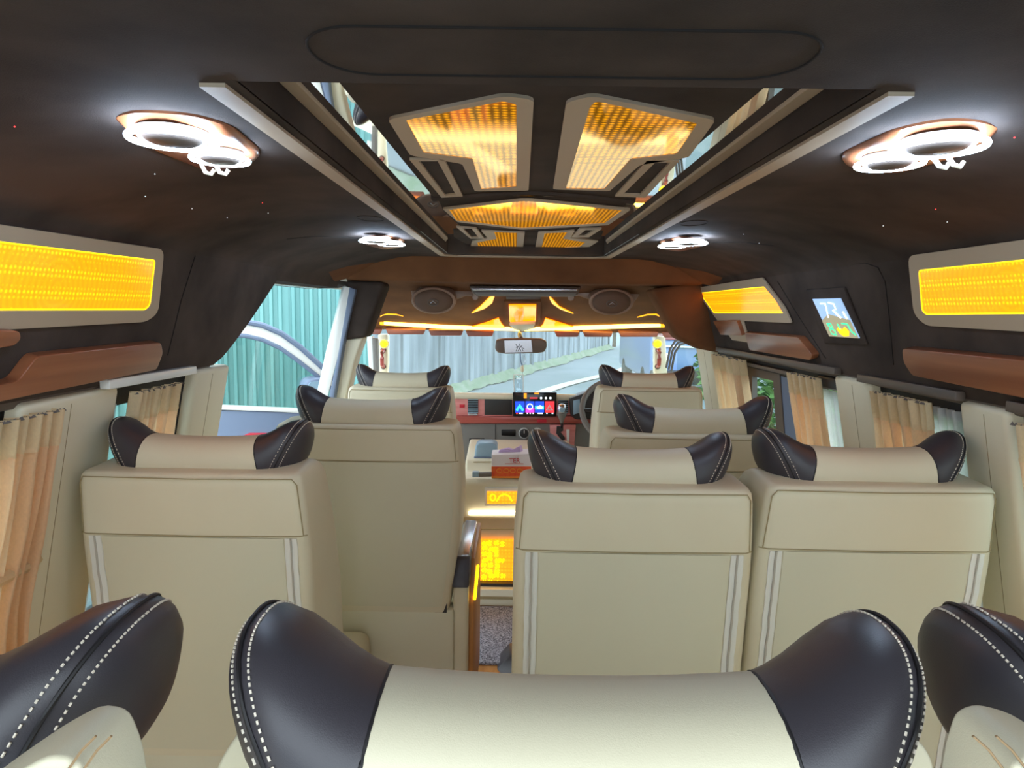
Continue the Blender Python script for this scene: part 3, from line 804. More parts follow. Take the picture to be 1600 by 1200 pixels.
def bar_frame(o, i, z):
    O = [atZ(px, py, z) for px, py in o]; I = [atZ(px, py, z) for px, py in i]
    obj('frame', MB().frame(O, I, (0, 0, .005)), 'beige_trim', cpn)
bar_frame([(640, 250), (694, 250), (723, 307), (690, 309)], [(654, 252), (684, 252), (712, 304), (696, 306)], Z1)
bar_frame([(1011, 251), (1062, 251), (1008, 309), (961, 307)], [(1024, 254), (1048, 254), (1000, 305), (973, 304)], Z1)
amber_piece([(692, 327), (812, 313), (830, 313), (985, 328), (950, 352), (815, 359), (715, 347)],
            [(702, 328), (813, 314.5), (829, 314.5), (972, 329), (945, 349), (815, 356.5), (713, 344.5)], Z1, .006)
amber_piece([(752, 361), (820, 364), (817, 389), (735, 386), (738, 377), (762, 372)],
            [(772, 362.5), (808, 364), (807, 388), (747, 386), (746, 379), (776, 373)], Z1, .006)
amber_piece([(841, 364), (898, 361), (891, 372), (935, 377), (921, 386), (836, 389)],
            [(851, 364.5), (887, 363), (880, 373), (915, 379), (905, 386), (846, 388)], Z1, .006)
bar_frame([(713, 355), (744, 357), (757, 373), (735, 373)], [(722, 356.5), (737, 357.5), (748, 371.5), (737, 371.5)], Z1)
bar_frame([(906, 358), (940, 358), (920, 371), (892, 371)], [(915, 359.5), (930, 359.5), (913, 369.5), (902, 369.5)], Z1)

# ------------------------------------------------------------------ ceiling lamps
def ceiling_lamp(label, tips, rings, hooks, z=CZ-.003, full=True):
    o = [atZ(px, py, z) for px, py in tips]
    c = sum(o, Vector())/len(o)
    t = thing('ceiling_lamp', label, 'lamp', (c.x, c.y, CZ), 0, 'ring lamps on the headlining')
    o = round_poly(o, .03, 5); ii = [c+(p-c)*.82+Vector((0, 0, -.007)) for p in o]
    b = MB(); b.loft([[p+Vector((0, 0, .003)) for p in o], o, [p*.4+q*.6+Vector((0, 0, -.003)) for p, q in zip(o, ii)], ii])
    obj('base_plate', b, 'wood', t, sharp=50)
    for px, py, r in rings:
        q = atZ(px, py, z-.016)
        n = 40; wi = r*.14; R1 = []; 
        b = MB()
        b.tube([(q.x+(r-wi/2)*math.cos(2*PI*k/n), q.y+(r-wi/2)*math.sin(2*PI*k/n), q.z-.002) for k in range(n)], wi/2, 10, True)
        rg = obj('light_ring', b, 'ring_light', t)
        obj('lens', MB().lathe([(.001, -.007), (r*.5, -.006), (r*.74, -.001), (r*.80, .008)], (q.x, q.y, q.z), 24), 'mid_plastic', rg, sharp=60)
    for px, py in hooks:
        q = atZ(px, py, z-.012)
        obj('hook', MB().tube([q+Vector((0, 0, .008)), q+Vector((.004, -.003, -.006)), q+Vector((.010, -.006, -.016)), q+Vector((.018, -.006, -.018)), q+Vector((.022, -.005, -.012))], .0028, 8), 'off_white', t)
    return t
ceiling_lamp('white double ring lamp with two hooks at the rear left of the ceiling',
             [(175, 183), (215, 175), (300, 180), (360, 198), (409, 238), (395, 255), (330, 266), (230, 226)], [(270, 216, .050), (344, 247, .038)], [(312, 252), (334, 252)])
ceiling_lamp('white double ring lamp with hooks at the rear right of the ceiling',
             [(1564, 203), (1545, 193), (1480, 187), (1400, 203), (1312, 243), (1325, 262), (1395, 268), (1510, 236)], [(1466, 228, .050), (1390, 254, .041)], [(1452, 240), (1474, 238)])
ceiling_lamp('white ring lamp on the front left of the ceiling over the sliding door side',
             [(560, 371), (600, 368), (633, 376), (628, 384), (600, 388), (570, 380)], [(588, 376, .050), (612, 381, .040)], [])
ceiling_lamp('white ring lamp on the front right of the ceiling over the driver side',
             [(1104, 376), (1067, 370), (1030, 378), (1034, 387), (1062, 391), (1096, 383)], [(1077, 379, .050), (1050, 384, .040)], [])
# tiny star lights set in the headlining
k = 0
stars = thing('star_lights', 'tiny sparkling points set into the dark suede above the amber lights', 'star lights', (0, 1.2, 1.58))
for px, py in ((23, 198), (227, 307), (242, 272), (300, 326), (355, 340), (410, 317), (419, 333)):
    q = atP(px, py, Vector((-.52, 0, 1.5945)), Vector((.072, 0, -.245)).normalized())
    obj('star', MB().lathe([(.0002, -.0008), (.0011, 0), (.0002, .0008)], q, 6), 'px_spark' if px in (23, 410) else 'px_white', stars)

for px, py in ((1462, 327), (1480, 347), (1380, 353), (1585, 215), (1234, 312), (1162, 366), (1186, 380)):
    q = atP(px, py, Vector((.52, 0, 1.5945)), Vector((-.072, 0, -.245)).normalized())
    obj('star', MB().lathe([(.0002, -.0008), (.0011, 0), (.0002, .0008)], q, 6), 'px_spark' if px in (1585, 1462) else 'px_white', stars)

# ------------------------------------------------------------------ amber wall lights, wood trims, display
def wall_light(label, fn, N, outer, inner, r=.02):
    o = round_poly([fn(*p, .004) for p in outer], r); i = round_poly([fn(*p, .004) for p in inner], r*.45)
    c = sum(o, Vector())/len(o)
    t = thing('wall_light', label, 'light panel', c, 0, 'amber light panels over the windows')
    obj('frame', MB().frame(o, i, N*.005), 'beige_trim', t, sharp=40)
    obj('glass', MB().prism([p-N*.002 for p in i], N*.005), 'amber_wall', t)
    e = shrink(i, .0025)
    obj('edge_glow', MB().frame([p+N*.0032 for p in i], [p+N*.0032 for p in e], N*.0006), 'led_yellow', t)
    return t
# the outlines run on past the picture's edge
LA = [onL(252, 389, .004), onL(240, 503, .004)]
wall_light('amber backlit panel in a beige frame above the left windows', onL, NL,
           [(253, 389), (244, 488), (225, 502), (-420, 536), (-420, 286)], [(240, 405), (232, 476), (224, 484), (-380, 484), (-380, 330)])
wall_light('large amber backlit panel in a beige frame above the rear right windows', onR, NR,
           [(1422, 399), (1431, 490), (1450, 508), (2000, 540), (2000, 318)], [(1438, 421), (1443, 484), (1449, 491), (1960, 487), (1960, 368)])
wall_light('smaller slanted amber backlit panel over the front right window', onR, NR,
           [(1086, 450), (1193, 433), (1228, 480), (1239, 504), (1162, 501), (1140, 503), (1124, 502)], [(1094, 457), (1196, 447), (1215, 470), (1226, 489), (1160, 489), (1135, 489), (1117, 489)], .008)
obj('bracket', MB().prism([onR(*p, .002) for p in ((1122, 498), (1163, 500), (1173, 535), (1146, 531))], NR*.006), 'beige_trim', bpy.data.objects['wall_light.002'], bevel=.002)
def wood_trim(name, label, fn, N, pts, th=.02, r=.01, grp='wood trims under the amber lights'):
    P_ = round_poly([fn(*p) for p in pts], r, 3); c = sum(P_, Vector())/len(P_)
    t = obj(name, mesh_of(MB().prism(P_, N*th), name, 'wood', .008, 3, 40, c), 'wood')
    t.location = c
    return tag(t, label, 'trim', grp)
wood_trim('wood_trim', 'long polished wood trim under the left amber light with a slanted rear end', onL, NL,
          [(237, 531), (240, 548), (230, 574), (30, 612), (-250, 668), (-250, 640), (8, 590), (38, 551)], .022)
wood_trim('wood_trim', 'short wood trim just above the slanted end of the long left trim', onL, NL,
          [(10, 512), (12, 524), (2, 534), (-150, 560), (-150, 505)], .022)
wood_trim('wood_trim', 'long polished wood trim under the large right amber light', onR, NR,
          [(1426, 540), (1428, 562), (1442, 583), (1600, 613), (2000, 690), (2000, 595), (1600, 556)], .024)
wood_trim('wood_trim', 'wood trim with a slanted end between the right curtains and the small display', onR, NR,
          [(1172, 517), (1258, 524), (1281, 552), (1277, 560), (1180, 545)], .022)
wood_trim('wood_trim', 'small square wood block under the slanted amber light', onR, NR,
          [(1122, 500), (1160, 499), (1168, 522), (1134, 521)], .022, .006)
dsp = thing('wall_display', 'slanted small glowing display on the right suede panel', 'display', onR(1307, 498), 0)
DP = [onR(*p, .008) for p in ((1271, 467), (1314, 466), (1344, 528), (1298, 525))]
obj('bezel', MB().prism([onR(*p) for p in ((1262, 452), (1322, 448), (1358, 538), (1292, 536))], NR*.007), 'suede', dsp, bevel=.003)
obj('screen', MB().prism(DP, NR*.003), 'px_sky', dsp)
def on_d(u, v, l=.0115):
    a = DP[0].lerp(DP[1], u); b_ = DP[3].lerp(DP[2], u); return a.lerp(b_, v)+NR*(l-.008)
obj('lower_field', MB().prism([on_d(0, .58), on_d(.35, .40), (on_d(1, .55)), on_d(1, 1), on_d(0, 1)], NR*.0005), 'px_tan', dsp)
for seg in ([(.25, .12), (.42, .12), (.30, .5)], [(.55, .10), (.72, .14), (.70, .28), (.58, .30), (.74, .50)], [(.9, .34), (.93, .52)]):
    obj('digit', MB().tube([on_d(*p, .012) for p in seg], .0022, 6), 'px_white', dsp)
for seg in ([(.15, .66), (.28, .66), (.30, .76), (.15, .80), (.14, .93), (.30, .95), (.32, .84), (.20, .78), (.15, .66)], [(.52, .66), (.54, .80)], [(.68, .64), (.86, .66), (.88, .84), (.97, .92)]):
    obj('digit', MB().tube([on_d(*p, .012) for p in seg], .0020, 6), 'px_green', dsp)
obj('gauge', MB().prism([on_d(*p, .012) for p in ((.40, .80), (.50, .74), (.60, .80), (.72, .72), (.80, .84), (.72, .96), (.55, .98), (.45, .92))], NR*.0006), 'px_amber', dsp)

# ------------------------------------------------------------------ curtains and rails
def curtain(name, label, sd, y0, y1, ztop, zbot, pleats, m, amp=.010, gather=None, head=True, inset=.034, group='curtains', squeeze=(1, 1)):
    ym = (y0+y1)/2
    t = thing(name, label, 'curtain', (sd*(wx(zbot)-inset), ym, zbot), 0, group)
    nz = 14; ny = pleats*8
    ph = random.uniform(0, 6)
    def sheet(za, zb, m_, nm, extra=0, par=t):
        rows = []
        for i in range(nz+1):
            z = za+(zb-za)*i/nz
            f = (ztop-z)/(ztop-zbot)
            wsc = squeeze[0]+(squeeze[1]-squeeze[0])*min(1, f*1.3)
            if gather: 
                wsc *= 1-gather[1]*math.exp(-((z-gather[0])/.11)**2)
            row = []
            for j in range(ny+1):
                v = j/ny
                s_ = math.sin(2*PI*(v*pleats)+.35*math.sin(5*v+2*f+ph)+ph)
                anchor = y1 if (gather and sd > 0) else (y0+(y1-y0)*(.0 if not gather else .5))
                y = ym+(v-.5)*(y1-y0)*wsc + (.004*math.sin(9*f+j*.3) if f > .1 else 0)
                x = wx(z)-inset-extra-amp*(.75+.35*math.sin(3*v*pleats+ph))*s_
                row.append((sd*x, y, z))
            rows.append(row)
        o = obj(nm, MB().grid(rows), m_, par, sharp=180)
        return o
    sheet(ztop-.055 if head else ztop, zbot, m, 'cloth')
    if head:
        hd = sheet(ztop+.004, ztop-.06, 'curtain_head', 'heading', .001)
        fr = MB(); R_ = random.Random(3)
        for j in range(ny):
            v = j/ny; y = ym+(v-.5)*(y1-y0)*squeeze[0]; h = R_.uniform(.002, .007)
            x = wx(ztop)-inset-.004
            fr.add([(sd*x, y, ztop), (sd*(x-.006), y+.006, ztop), (sd*(x-.003), y+.004, ztop+h)], [(0, 1, 2)])
        f = obj('ruffle', fr, 'mid_plastic', hd, smooth=False); f['kind'] = 'stuff'
    return t
def yx(px, sd, py=620, z=None):
    return atX(px, py, sd*(.868-.030)).y
c1 = curtain('curtain', 'near left peach curtain tied back with a band', -1, .62, yx(93, -1), 1.200, .62, 20, 'curtain_peach', .019, gather=(.86, .08))
tb = MB()
obj('tieback', MB().tube([atX(58, 872, -.925), atX(50, 880, -.905), atX(25, 893, -.893), atX(0, 906, -.888), atX(-60, 935, -.888), atX(-140, 965, -.90)], .011, 8), 'curtain_head', c1)
curtain('curtain', 'small gathered peach curtain in the left window behind the sliding door', -1, yx(207, -1), yx(283, -1), 1.200, .66, 9, 'curtain_peach', .019)
curtain('curtain', 'peach curtain furthest forward on the right beside the cream pillar', 1, yx(1160, 1), yx(1113, 1), 1.204, .66, 9, 'curtain_peach', .019)
curtain('curtain', 'peach curtain between the small sliding pane and the white sheer on the right', 1, yx(1277, 1), yx(1231, 1), 1.200, .66, 9, 'curtain_peach', .019)
curtain('curtain', 'wide peach curtain glowing with daylight behind the right middle-row seat', 1, yx(1452, 1), yx(1368, 1), 1.202, .66, 10, 'curtain_peach', .019)
curtain('curtain', 'peach curtain at the right edge of the picture', 1, .75, yx(1592, 1), 1.202, .66, 12, 'curtain_peach', .019)
curtain('sheer_curtain', 'white sheer curtain in front of the green leaves on the right', 1, 1.83, 1.985, 1.170, .66, 6, 'curtain_sheer', .008, head=False, inset=.002, group='sheer curtains')
curtain('sheer_curtain', 'white sheer curtain beside the wide peach curtain on the right', 1, 1.31, 1.46, 1.195, .66, 6, 'curtain_sheer', .008, head=False, inset=.002, group='sheer curtains')
curtain('sheer_curtain', 'grey-white sheer at the edge of the small left window', -1, yx(178, -1), yx(207, -1), 1.18, .66, 4, 'curtain_sheer', .008, head=False, inset=.002, group='sheer curtains')
def rail(label, sd, pts, m, r=.010):
    P_ = [Vector(p) for p in pts]; c = sum(P_, Vector())/len(P_)
    t = obj('curtain_rail', mesh_of(MB().prism([P_[0]+Vector((0, 0, -r)), P_[0]+Vector((0, 0, r)), P_[-1]+Vector((0, 0, r)), P_[-1]+Vector((0, 0, -r))], (sd*.022, 0, 0)), 'curtain_rail', m, .003, 2, 40, c), m)
    t.location = c
    return tag(t, label, 'rail', 'curtain rails')
rail('long grey-brown curtain rail over the front right window', 1, [atX(1118, 545, .835), atX(1303, 580, .835)], 'mid_plastic')
rail('grey-brown curtain rail over the wide peach curtain on the right', 1, [atX(1338, 590, .835), atX(1492, 619, .835)], 'mid_plastic')
rail('dark curtain rail at the right edge of the picture', 1, [atX(1570, 634, .835), atX(1900, 705, .835)], 'mid_plastic')
rail('white curtain rail over the small left window', -1, [atX(172, 601, -.835), atX(308, 578, -.835)], 'white_paint')
rail('lower dark blind roller over the small sliding pane on the right', 1, [atX(1158, 567, .862), atX(1232, 584, .862)], 'mid_plastic', .007)
sb = thing('roller_blind', 'small dark grey folded blind above the white sheer on the right', 'blind', atX(1297, 598, .862))
obj('cassette', MB().prism([atX(px, py, .862) for px, py in ((1276, 586), (1304, 591), (1309, 610), (1282, 604))], (.02, 0, 0)), 'dark_plastic', sb, bevel=.004)
obj('slat', MB().prism([atX(px, py, .866) for px, py in ((1278, 600), (1312, 604), (1315, 612), (1280, 606))], (.01, 0, 0)), 'grey_plastic', sb)

# ------------------------------------------------------------------ overhead front fittings
def flat(name, pts, m, par, fn=onO, N=ON, lift=.004, th=.006, bevel=0, r=0):
    P_ = [fn(*p, lift) for p in pts]
    if r: P_ = round_poly(P_, r)
    return obj(name, MB().prism(P_, N*th), m, par, bevel=bevel)
lb = thing('led_bar', 'long glowing warm LED bar above the windshield', 'light bar', onO(815, 512), 0)
LP = [onO(px, py, .014) for px, py in ((600, 504.5), (640, 507.5), (700, 511), (760, 513), (815, 514), (870, 513.5), (930, 511.5), (985, 509.5), (1032, 508))]
obj('tube', MB().tube(LP, .0115, 10), 'led_amber', lb)
for k in (0, -1): obj('end_cap', MB().tube([LP[k]+Vector((-.022 if k == 0 else .022, 0, 0)), LP[k]], .013, 10), 'amber_plain', lb)
og = thing('overhead_glow_panel', 'amber glowing emblem panel with shield and wings in the middle over the windshield', 'light panel', onO(815, 490))
flat('shield', [(795, 475), (838, 475), (837, 500), (829, 508), (817, 513), (803, 508), (796, 500)], 'amber_front', og, lift=.012, th=.006)
flat('shield_frame', [(788, 469), (845, 469), (844, 503), (832, 513), (817, 517), (801, 513), (789, 503)], 'suede_warm_lit', og, lift=.002, th=.009)
flat('glow_wing', [(732, 511), (760, 503), (779, 496), (784, 505), (789, 511)], 'amber_front', og, lift=.006)
flat('glow_wing', [(844, 511), (849, 505), (852, 496), (874, 503), (900, 511)], 'amber_front', og, lift=.006)
for P_ in ([(773, 461), (769, 472), (757, 481), (737, 488), (750, 478), (763, 465), (767, 461)], [(858, 461), (862, 465), (874, 478), (896, 489), (876, 482), (863, 473), (859, 466)]):
    flat('glow_feather', P_, 'amber_plain', og, lift=.006)
for pts in (((591, 499), (596, 492), (606, 489.5), (618, 490.5), (630, 494)), ((996, 495.5), (1012, 491), (1024, 490), (1033, 494), (1039, 500))):
    obj('glow_feather', MB().tube([onO(px, py, .006) for px, py in pts], [.003, .006, .008, .006, .002], 8), 'amber_plain', og)
# clear ornament in the shield
orn = thing('ornament', 'clear crystal leaf ornament in front of the glowing shield', 'ornament', onO(812, 507, .03))
obj('leaf', MB().prism([onO(px, py, .03) for px, py in ((804, 500), (803, 491), (808, 482), (818, 479), (819, 490), (817, 500))], ON*.012), 'clear_acrylic', orn, bevel=.004)
obj('stand', MB().prism([onO(px, py, .022) for px, py in ((796, 503), (836, 501), (834, 508), (816, 513), (802, 509))], ON*.02), 'cream', orn, bevel=.004)
# speakers
for nm, c, pod in (('left', (678, 469), ((641, 452), (660, 451), (705, 448), (733, 450), (744, 460), (752, 465), (728, 463), (712, 469), (700, 481), (676, 483), (655, 480), (645, 470))),
                   ('right', (955, 471), ((1004, 453), (985, 450), (935, 448), (908, 450), (898, 459), (884, 464), (905, 463), (922, 469), (935, 482), (962, 488), (983, 481), (995, 468)))):
    P0 = at(c[0], c[1], 3.12); sp = thing('overhead_speaker', 'brown pod speaker overhead on the %s of the windshield' % nm, 'speaker', P0, 0, 'overhead speakers')
    obj('pod', MB().prism([at(px, py, 3.20) for px, py in pod], (0, .10, .03)), 'pod_brown', sp, bevel=.012, seg=3)
    ax = Vector((0, -1, -.35)).normalized(); u = Vector((1, 0, 0)); v_ = ax.cross(u)
    def disc(prof, n=28):
        b = MB(); b.loft([[P0+ax*(h)+u*(1.0*r*math.cos(2*PI*k/n))+v_*(.62*r*math.sin(2*PI*k/n)) for k in range(n)] for r, h in prof]); return b
    obj('rim', disc([(.100, -.06), (.105, .0), (.104, .012), (.095, .016), (.088, .012)]), 'pod_brown', sp, sharp=50)
    gl = obj('grille', disc([(.090, .010), (.086, .020), (.06, .028), (.03, .030), (.002, .0305)]), 'grille_brown', sp, sharp=60)
    b = MB(); b.tube([P0+ax*.031+u*(.024*math.cos(2*PI*k/24))+v_*(.014*math.sin(2*PI*k/24)) for k in range(24)], .003, 6, True)
    obj('emblem', b, 'mid_plastic', gl)
    obj('emblem', MB().tube([P0+ax*.031-u*.012-v_*.004, P0+ax*.032+v_*.006, P0+ax*.031+u*.012-v_*.004], .0025, 6), 'silver', gl)
    k = -1 if nm == 'right' else 1
    q = at(743 if k > 0 else 892, 464 if k > 0 else 465, 3.16)
    obj('spot', MB().lathe([(.001, -.010), (.012, -.010), (.016, -.004), (.014, .012)], q, 18, 'y'), 'pod_brown', sp)
fm = thing('flip_down_monitor', 'closed silver edged flip-down monitor between the overhead speakers', 'monitor', at(820, 455, 3.05))
obj('housing', MB().prism([at(px, py, 3.04) for px, py in ((733, 447), (908, 448), (903, 461), (895, 464), (745, 463), (738, 458))], (0, .22, .03)), 'mid_plastic', fm, bevel=.006)
obj('chrome_edge', MB().prism([at(px, py, 3.03) for px, py in ((737, 449.5), (903, 450.5), (902, 455.5), (739, 454.5))], (0, .02, 0)), 'silver', fm, bevel=.003)
obj('lip', MB().prism([at(px, py, 3.03) for px, py in ((741, 456.5), (901, 457.5), (897, 462.5), (746, 461.5))], (0, .02, 0)), 'grey_plastic', fm, bevel=.003)
obj('latch', MB().prism([at(px, py, 3.08) for px, py in ((791, 462), (845, 462), (845, 468), (791, 468))], (0, .06, .02)), 'mid_plastic', fm, bevel=.003)
# sun visor pads along the top of the windshield
vz = [((573, 597), 519, 'at the far left end'), ((602, 665), 519, 'left of the first light gap'), ((669, 724), 521, 'second in the left half'), ((727, 772), 522, 'next to the mirror on the left'),
      ((866, 906), 523, 'next to the mirror on the right'), ((910, 958), 523, 'second in the right half'), ((966, 1030), 523, 'long one on the right'), ((1034, 1062), 524, 'at the far right end')]
for (xa, xb), yy, lab in vz:
    P_ = [at(px, py, 3.80) for px, py in ((xa, yy-5), (xb, yy-4), (xb-3, yy+4), (xa+4, yy+4))]
    c = sum(P_, Vector())/4
    o = obj('visor_pad', mesh_of(MB().prism(P_, (0, .03, .01)), 'visor_pad', 'visor_brown', .006, 3, 40, c), 'visor_brown'); o.location = c
    tag(o, 'red-brown visor pad under the LED bar, %s' % lab, 'visor', 'visor pads along the windshield top')
# rear-view mirror
mp = at(814, 541, 3.62)
rv = thing('rear_view_mirror', 'dark brown rear-view mirror hanging at the top of the windshield', 'mirror', mp)
mo = [at(px, py, 3.62) for px, py in ((775, 531), (786, 529), (814, 528), (846, 529), (854, 533), (855, 541), (851, 550), (840, 552), (790, 553), (777, 551), (773, 545))]
obj('housing', MB().prism(mo, (0, .05, 0)), 'mid_plastic', rv, bevel=.010, seg=3)
mg = obj('glass', MB().prism([at(px, py, 3.612) for px, py in ((788, 532), (830, 531), (832, 550), (789, 551))], (0, .004, 0)), 'silver', rv)
for a in (((806, 549), (809, 543), (806, 538)), ((809, 549), (813, 542), (811, 537)), ((806, 543), (811, 541)), ((814, 549), (812, 544), (816, 540)), ((817, 548), (815, 543), (819, 545))):
    obj('emblem', MB().tube([at(px, py, 3.608) for px, py in a], .0016, 5), 'black', mg)  # black strokes drawn as a reflection in the mirror glass
obj('stem', MB().tube([at(814, 529, 3.63), at(812, 524, 3.72), at(812, 521, 3.85)], .012, 10), 'mid_plastic', rv)
# hanging bottle charm
hb = thing('hanging_charm', 'clear rectangular charm hanging on cords below the mirror', 'charm', at(810, 600, 3.60))
obj('cord', MB().tube([at(813, 552, 3.62), at(814, 566, 3.61), at(816, 572, 3.6)], .003, 6), 'car_blue', hb)
obj('cord', MB().tube([at(818, 553, 3.62), at(821, 562, 3.61), at(817, 572, 3.6), at(816, 585, 3.6)], .0016, 6), 'silver', hb)
obj('bead', MB().lathe([(.002, -.02), (.009, -.012), (.010, .004), (.004, .018)], at(816, 576, 3.6), 12), 'off_white', hb)
o4 = [at(px, py, 3.60) for px, py in ((802, 585), (818, 585), (818, 614), (803, 614))]
ca = obj('plate', MB().prism(o4, (0, .012, 0)), 'clear_acrylic', hb, bevel=.002)
obj('edge', MB().frame(o4, shrink(o4, .004), (0, -.002, 0)), 'white_paint', ca)

# ------------------------------------------------------------------ dashboard
DY = 3.62
ds = thing('dashboard', 'pink and red wood dashboard below the windshield', 'dashboard', (0, DY, .1))
def dp(px, py, y=DY): return at(px, py, y)
def dpl(name, pts, m, par, y=DY, th=.05, bevel=.004, r=0):
    P_ = [at(px, py, y) for px, py in pts]
    if r: P_ = round_poly(P_, r)
    return obj(name, MB().prism(P_, (0, th, 0)), m, par, bevel=bevel)
obj('top_pad', MB().prism([(-.93, 3.60, .935), (-.93, 4.44, .80), (-.93, 4.44, .70), (-.93, 3.60, .90)], (1.86, 0, 0)), 'off_white', ds, bevel=.02, seg=3)
dpl('upper_fascia', [(560, 621), (1045, 621), (1045, 654), (560, 654)], 'wood_pink', ds, DY, .12, .006)
dpl('wood_band', [(560, 650), (1045, 650), (1045, 662), (560, 662)], 'wood_red', ds, DY-.02, .12, .006)
dpl('lower_fascia', [(560, 662), (1045, 662), (1045, 760), (560, 760)], 'grey_plastic', ds, DY, .12, .006)
def vent(xa, xb, ya, yb_):
    v = dpl('vent', [(xa, ya), (xb, ya), (xb, yb_), (xa, yb_)], 'black', ds, DY-.004, .02, .001)
    n = 7
    for k in range(n):
        y_ = ya+(yb_-ya)*(k+.5)/n
        dpl('slat', [(xa, y_-.45), (xb, y_-.45), (xb, y_+.45), (xa, y_+.45)], 'blue_grey', v, DY-.008, .006, 0)
vent(731, 747, 623, 646); vent(872, 888, 624, 646)
dpl('vent_rim', [(730, 646), (747, 646), (746, 651), (733, 651)], 'silver', ds, DY-.004, .01)
dpl('radio', [(757, 623), (800, 623), (800, 649), (757, 649)], 'dark_plastic', ds, DY-.006, .03, .003)
dpl('radio_rim', [(754, 648.5), (803, 648.5), (803, 651), (754, 651)], 'wood_pink', ds, DY-.012, .02, .002)
dpl('pocket', [(783, 671), (806, 671), (806, 682), (783, 681)], 'black', ds, DY-.004, .02, .006)
dpl('glove_latch', [(733, 685), (757, 685), (757, 694), (733, 694)], 'dark_plastic', ds, DY-.003, .01, .002)
obj('panel_gap', MB().box(tuple(dp(773.5, 700))[:1]+(DY-.002, .60), tuple(dp(775, 664))[:1]+(DY+.01, .76)), 'dark_plastic', ds)
for px in (819, 839):
    q = at(px, 677, DY-.004)
    k_ = obj('knob', MB().lathe([(.001, -.020), (.022, -.018), (.026, .0), (.026, .01)], q, 22, 'y'), 'dark_plastic', ds)
    obj('dial', MB().lathe([(.028, -.004), (.030, -.004), (.031, .004), (.028, .004)], q, 24, 'y'), 'paper_dial', k_)
    obj('mark', MB().box((q.x-.002, q.y-.023, q.z+.004), (q.x+.002, q.y-.019, q.z+.020)), 'paper_dial', k_)
dpl('switch', [(839, 655), (854, 655), (854, 660), (839, 660)], 'print_red', ds, DY-.026, .01, .002)
dpl('hatch', [(718, 632), (726, 632), (726, 637), (718, 637)], 'print_red', ds, DY-.003, .01, .002)
dpl('cluster_hood', [(890, 622), (930, 608), (1010, 608), (1030, 622), (1030, 656), (900, 656), (892, 650)], 'dark_plastic', ds, DY-.05, .10, .012)
dpl('cluster_glass', [(896, 626), (906, 624), (906, 645), (896, 648)], 'blue_grey', ds, DY-.056, .01, .002)
dpl('gear_panel', [(859, 664), (900, 664), (896, 716), (862, 716)], 'wood_pink', ds, DY-.03, .04, .004)
dpl('gear_slot', [(870, 666), (880, 666), (880, 673), (876, 675), (883, 684), (881, 692), (876, 692), (876, 686), (869, 677)], 'dark_plastic', ds, DY-.034, .01, 0)
dpl('gear_scale', [(885, 671), (890, 671), (889, 692), (886, 692)], 'stone_white', ds, DY-.034, .01, 0)
gl = thing('gear_lever', 'gear lever with silver knob below the right air vent', 'gear lever', at(878, 668, DY-.05))
obj('shaft', MB().tube([at(878, 668, DY-.03), at(878, 655, DY-.10), at(877, 648, DY-.13)], [.006, .010, .013], 10), 'dark_plastic', gl)
qk = at(878, 639, DY-.13)
obj('boot', MB().lathe([(.006, -.075), (.014, -.055), (.026, -.030), (.026, -.022)], qk, 18), 'grey_plastic', gl)
obj('knob', MB().lathe([(.010, -.034), (.022, -.026), (.024, .0), (.022, .018), (.014, .026), (.002, .028)], qk, 18), 'silver', gl, sharp=60)
obj('badge', MB().lathe([(.001, -.026), (.013, -.0255), (.015, -.020)], qk+Vector((0, 0, -.002)), 16, 'y'), 'blue_grey', gl)
# tablet screen
tsn = thing('tablet_screen', 'black dashboard tablet showing four coloured app tiles', 'screen', at(836, 650, DY-.03))
dpl('body', [(801, 613), (870, 613), (869, 651), (802, 651)], 'screen_black', tsn, DY-.045, .025, .004)
def tile(xa, xb, ya, yb_, m, d=0): dpl('tile', [(xa, ya), (xb, ya), (xb, yb_), (xa, yb_)], m, tsn, DY-.0462-d, .002, 0)
tile(805, 819.5, 627, 644.5, 'px_blue'); tile(821, 835, 627, 644.5, 'px_blue'); tile(836, 850, 627, 644.5, 'px_blue'); tile(851.5, 866, 627, 644.5, 'px_red')
tile(821, 835, 637.5, 644.5, 'px_magenta', .001); tile(836, 850, 634, 640, 'px_cyan', .001)
dpl('icon', [(805.5, 640), (812.2, 631), (819, 640), (816, 643), (812, 637), (808.5, 643)], 'px_cyan', tsn, DY-.0482, .001, 0)
b = MB(); b.tube([at(828+4.2*math.cos(a), 635.5+4.2*math.sin(a), DY-.0485) for a in [2*PI*k/18 for k in range(18)]], .0028, 6, True); obj('icon', b, 'px_white', tsn)
dpl('icon', [(838, 637), (844, 633), (849, 637), (846, 639), (841, 639)], 'px_white', tsn, DY-.0485, .001, 0)
P_ = [at(px, py, DY-.0485) for px, py in ((858.5, 632), (864, 641), (853, 641))]; Q_ = [at(px, py, DY-.0485) for px, py in ((858.5, 635.5), (861.2, 639.5), (856, 639.5))]
obj('icon', MB().frame(P_, Q_, (0, -.001, 0)), 'card_white', tsn)
for xa in (845.5, 853, 860):
    obj('icon', MB().lathe([(.001, -.002), (.0065, -.002), (.0065, .001)], at(xa, 622, DY-.046), 14, 'y'), 'px_white', tsn)
tile(828, 840, 621, 623, 'px_red'); tile(835, 842, 613.8, 616, 'px_orange'); tile(818.5, 823, 614.5, 622.5, 'px_orange')
for xa, xb, m_ in ((806.5, 809, 'px_red'), (811, 817, 'px_white'), (823, 825, 'px_white'), (827.5, 829.5, 'px_white'), (832, 834, 'px_white'), (840, 848, 'px_white'), (853.5, 855.5, 'px_white'), (862, 864.5, 'px_white')):
    tile(xa, xb, 645, 646.8, m_)
